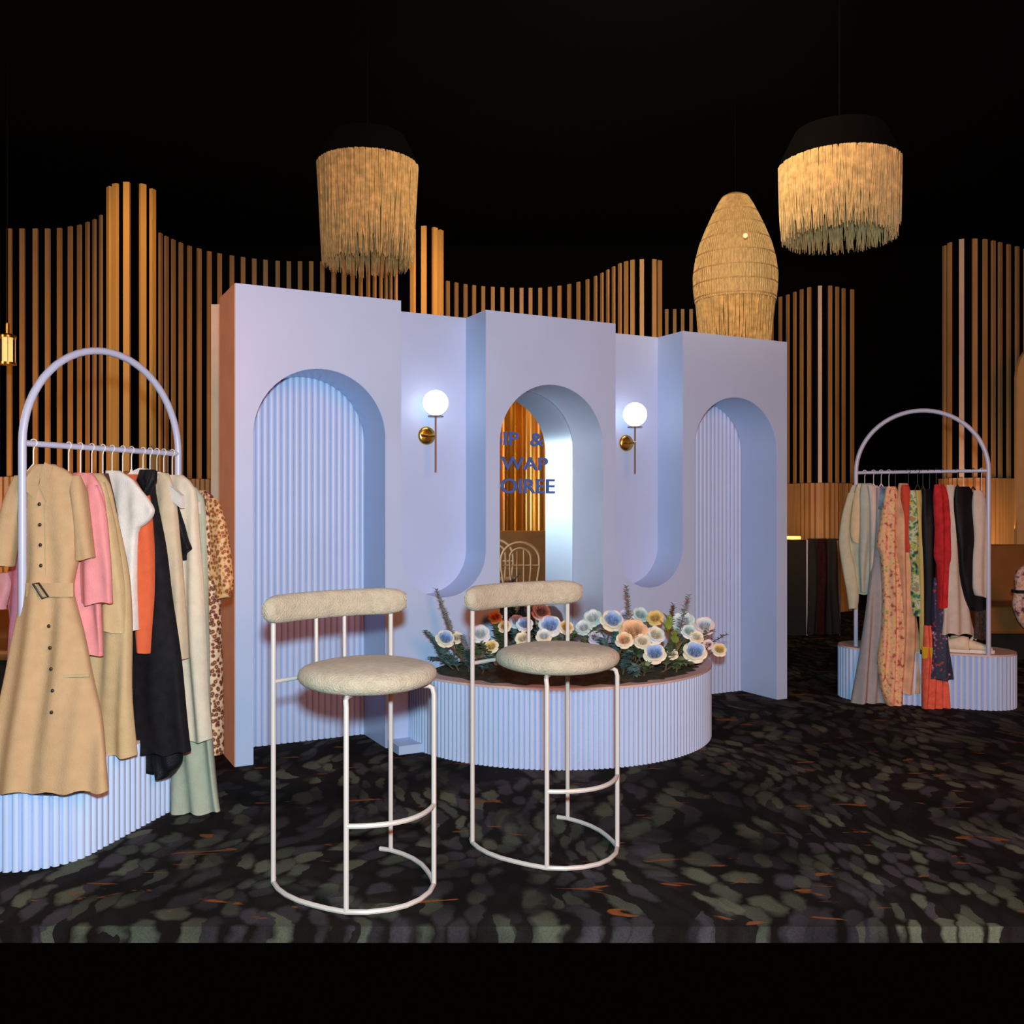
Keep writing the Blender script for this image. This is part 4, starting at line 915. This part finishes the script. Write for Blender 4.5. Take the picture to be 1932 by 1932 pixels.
# dark cabinet, pole and dark clothes right of the backdrop
tag(MB().box((2.72, 9.6, 0), (2.96, 10.0, P(0,1021,9.6).z)).build('black_cabinet', M['dark'], smooth=0, loc=(2.84, 9.8, 0)), 'black cabinet just right of the backdrop under the warm strip light', 'cabinet')
tl = thing('lit_ledge', 'dark ledge with a warm strip light along the ribbed wall right of the backdrop', 'ledge', (3.1, 11.1, 0))
MB().box((2.9, 10.9, 0), (3.36, 11.2, P(0,1017,11.1).z-.002)).build('base', M['dark'], tl, smooth=0)
MB().box((2.9, 11.1, P(0,1017,11.1).z), (3.36, 11.16, P(0,1012,11.1).z)).build('strip_light', M['glow'], tl, smooth=0)
light('strip_lamp', 'POINT', (3.25, 11.0, .98), 5, (1, .5, .1), .05)
tr = thing('dark_rack', 'thin grey garment stand right of the backdrop, holding dark clothes', 'clothes rack', (2.97, 9.6, 0))
MB().tube([(2.97,9.6,0),(2.97,9.6,P(0,1018,9.6).z)], .008, 8).build('pole', M['rackmetal'], tr)
MB().tube([(2.97,9.6,P(0,1018,9.6).z),(3.30,9.6,P(0,1018,9.6).z)], .008, 8).build('rail', M['hanger_dark'], tr)
MB().tube([(3.30,9.6,P(0,1018,9.6).z),(3.30,9.6,0)], .008, 8).build('pole', M['hanger_dark'], tr)
DA, DB = (2.98, 9.6), (3.30, 9.6)
for i, (px, l, m_) in enumerate(((1534,'black feathered dress nearest the thin grey stand','dark'), (1551,'dark maroon velvet dress on the thin stand','maroon_velvet'), (1569,'black velvet dress farthest right on the thin stand','dark'))):
    garment('dark_dress', l, 'dress', M[m_], A=DA, B=DB, t_=((px-CX)/F*9.6-DA[0])/(DB[0]-DA[0]), wdir=(.98,.1), thick=.04, amp=.02, group='dark dresses on the thin stand', hanger=False,
            rows=[(1016,px-8,px+9),(1040,px-10,px+11),(1100,px-10,px+12),(1160,px-11,px+14),(1196,px-12,px+15)])

# ------------------------------------------------------------------ what the mirror shows: chair and amber wall at the right of the room
def bent_chair(loc, rz, label):
    t = thing('bentwood_chair', label, 'chair', loc, 'bentwood chairs'); t.rotation_euler = (0,0,rz)
    m = M['chairwood']
    def hoop(w_, zt, z0, y): return [(-w_*.85,y,z0),(-w_,y-.02,z0+(zt-z0)*.45)]+[(w_*math.cos(a), y-.04, zt-w_*.9+w_*.9*math.sin(a)) for a in lin(PI,0,13)]+[(w_,y-.02,z0+(zt-z0)*.45),(w_*.85,y,z0)]
    LB().tube(hoop(.20,.92,.46,-.19), .014).build('back_hoop', m, t)
    LB().tube(hoop(.11,.86,.46,-.19), .011).build('inner_hoop', m, t)
    for x in (-.035,.035): LB().tube([(x,-.20,.46),(x,-.23,.85)], .008).build('spindle', m, t)
    LB().tube([(-.19,-.215,.68),(.19,-.215,.68)], .009).build('cross_rail', m, t)
    LB().lathe([(.01,.44),(.19,.44),(.205,.455),(.19,.47),(.01,.465)], n=32).build('seat', M['slat_pale'], t)
    for x, y in ((-.16,-.17),(.16,-.17),(-.15,.15),(.15,.15)): LB().tube([(x*1.2,y*1.25,0),(x,y,.44)], [.012,.016]).build('leg', m, t)
    return t
M['chairwood'] = mat('pale_bentwood', (.72, .52, .32), .45)
ch = bent_chair((3.62, 3.46, 0), math.radians(-124), 'pale bentwood chair at the right of the room, seen in the mirror')
dup(ch, (4.2, 2.8, 0), math.radians(-110), 'second pale bentwood chair at the right of the room, behind the first')
t = thing('amber_curtain', 'amber pleated curtain at the right of the room, seen in the mirror', 'curtain', (6.4, 1.7, 0))
dv = Vector((.56, .83)); fr = []
for k in range(161):
    a = -2.0+4.0*k/160; off = .12*math.sin(k*.30)+.03*math.sin(k*.97); fr.append((6.4+dv.x*a-dv.y*off, 1.7+dv.y*a+dv.x*off))
bk = [(x+.06*dv.y, y-.06*dv.x) for x, y in reversed(fr)]
poly = fr+bk; nP = len(poly)
MB().add([(x,y,.02) for x,y in poly]+[(x,y,3.6) for x,y in poly], [(i,(i+1)%nP,nP+(i+1)%nP,nP+i) for i in range(nP)]).build('cloth', M['satin_gold'], t, smooth=60)
t2 = thing('banquette', 'tan leather banquette at the right of the room, seen in the mirror', 'bench', (5.3, 2.45, 0), 'tan leather banquettes')
poly = [(5.0,1.7),(5.25,1.55),(6.0,2.7),(5.75,2.85)]
MB().prism(poly, 0, .98).build('backrest', M['leather'], t2, smooth=0)
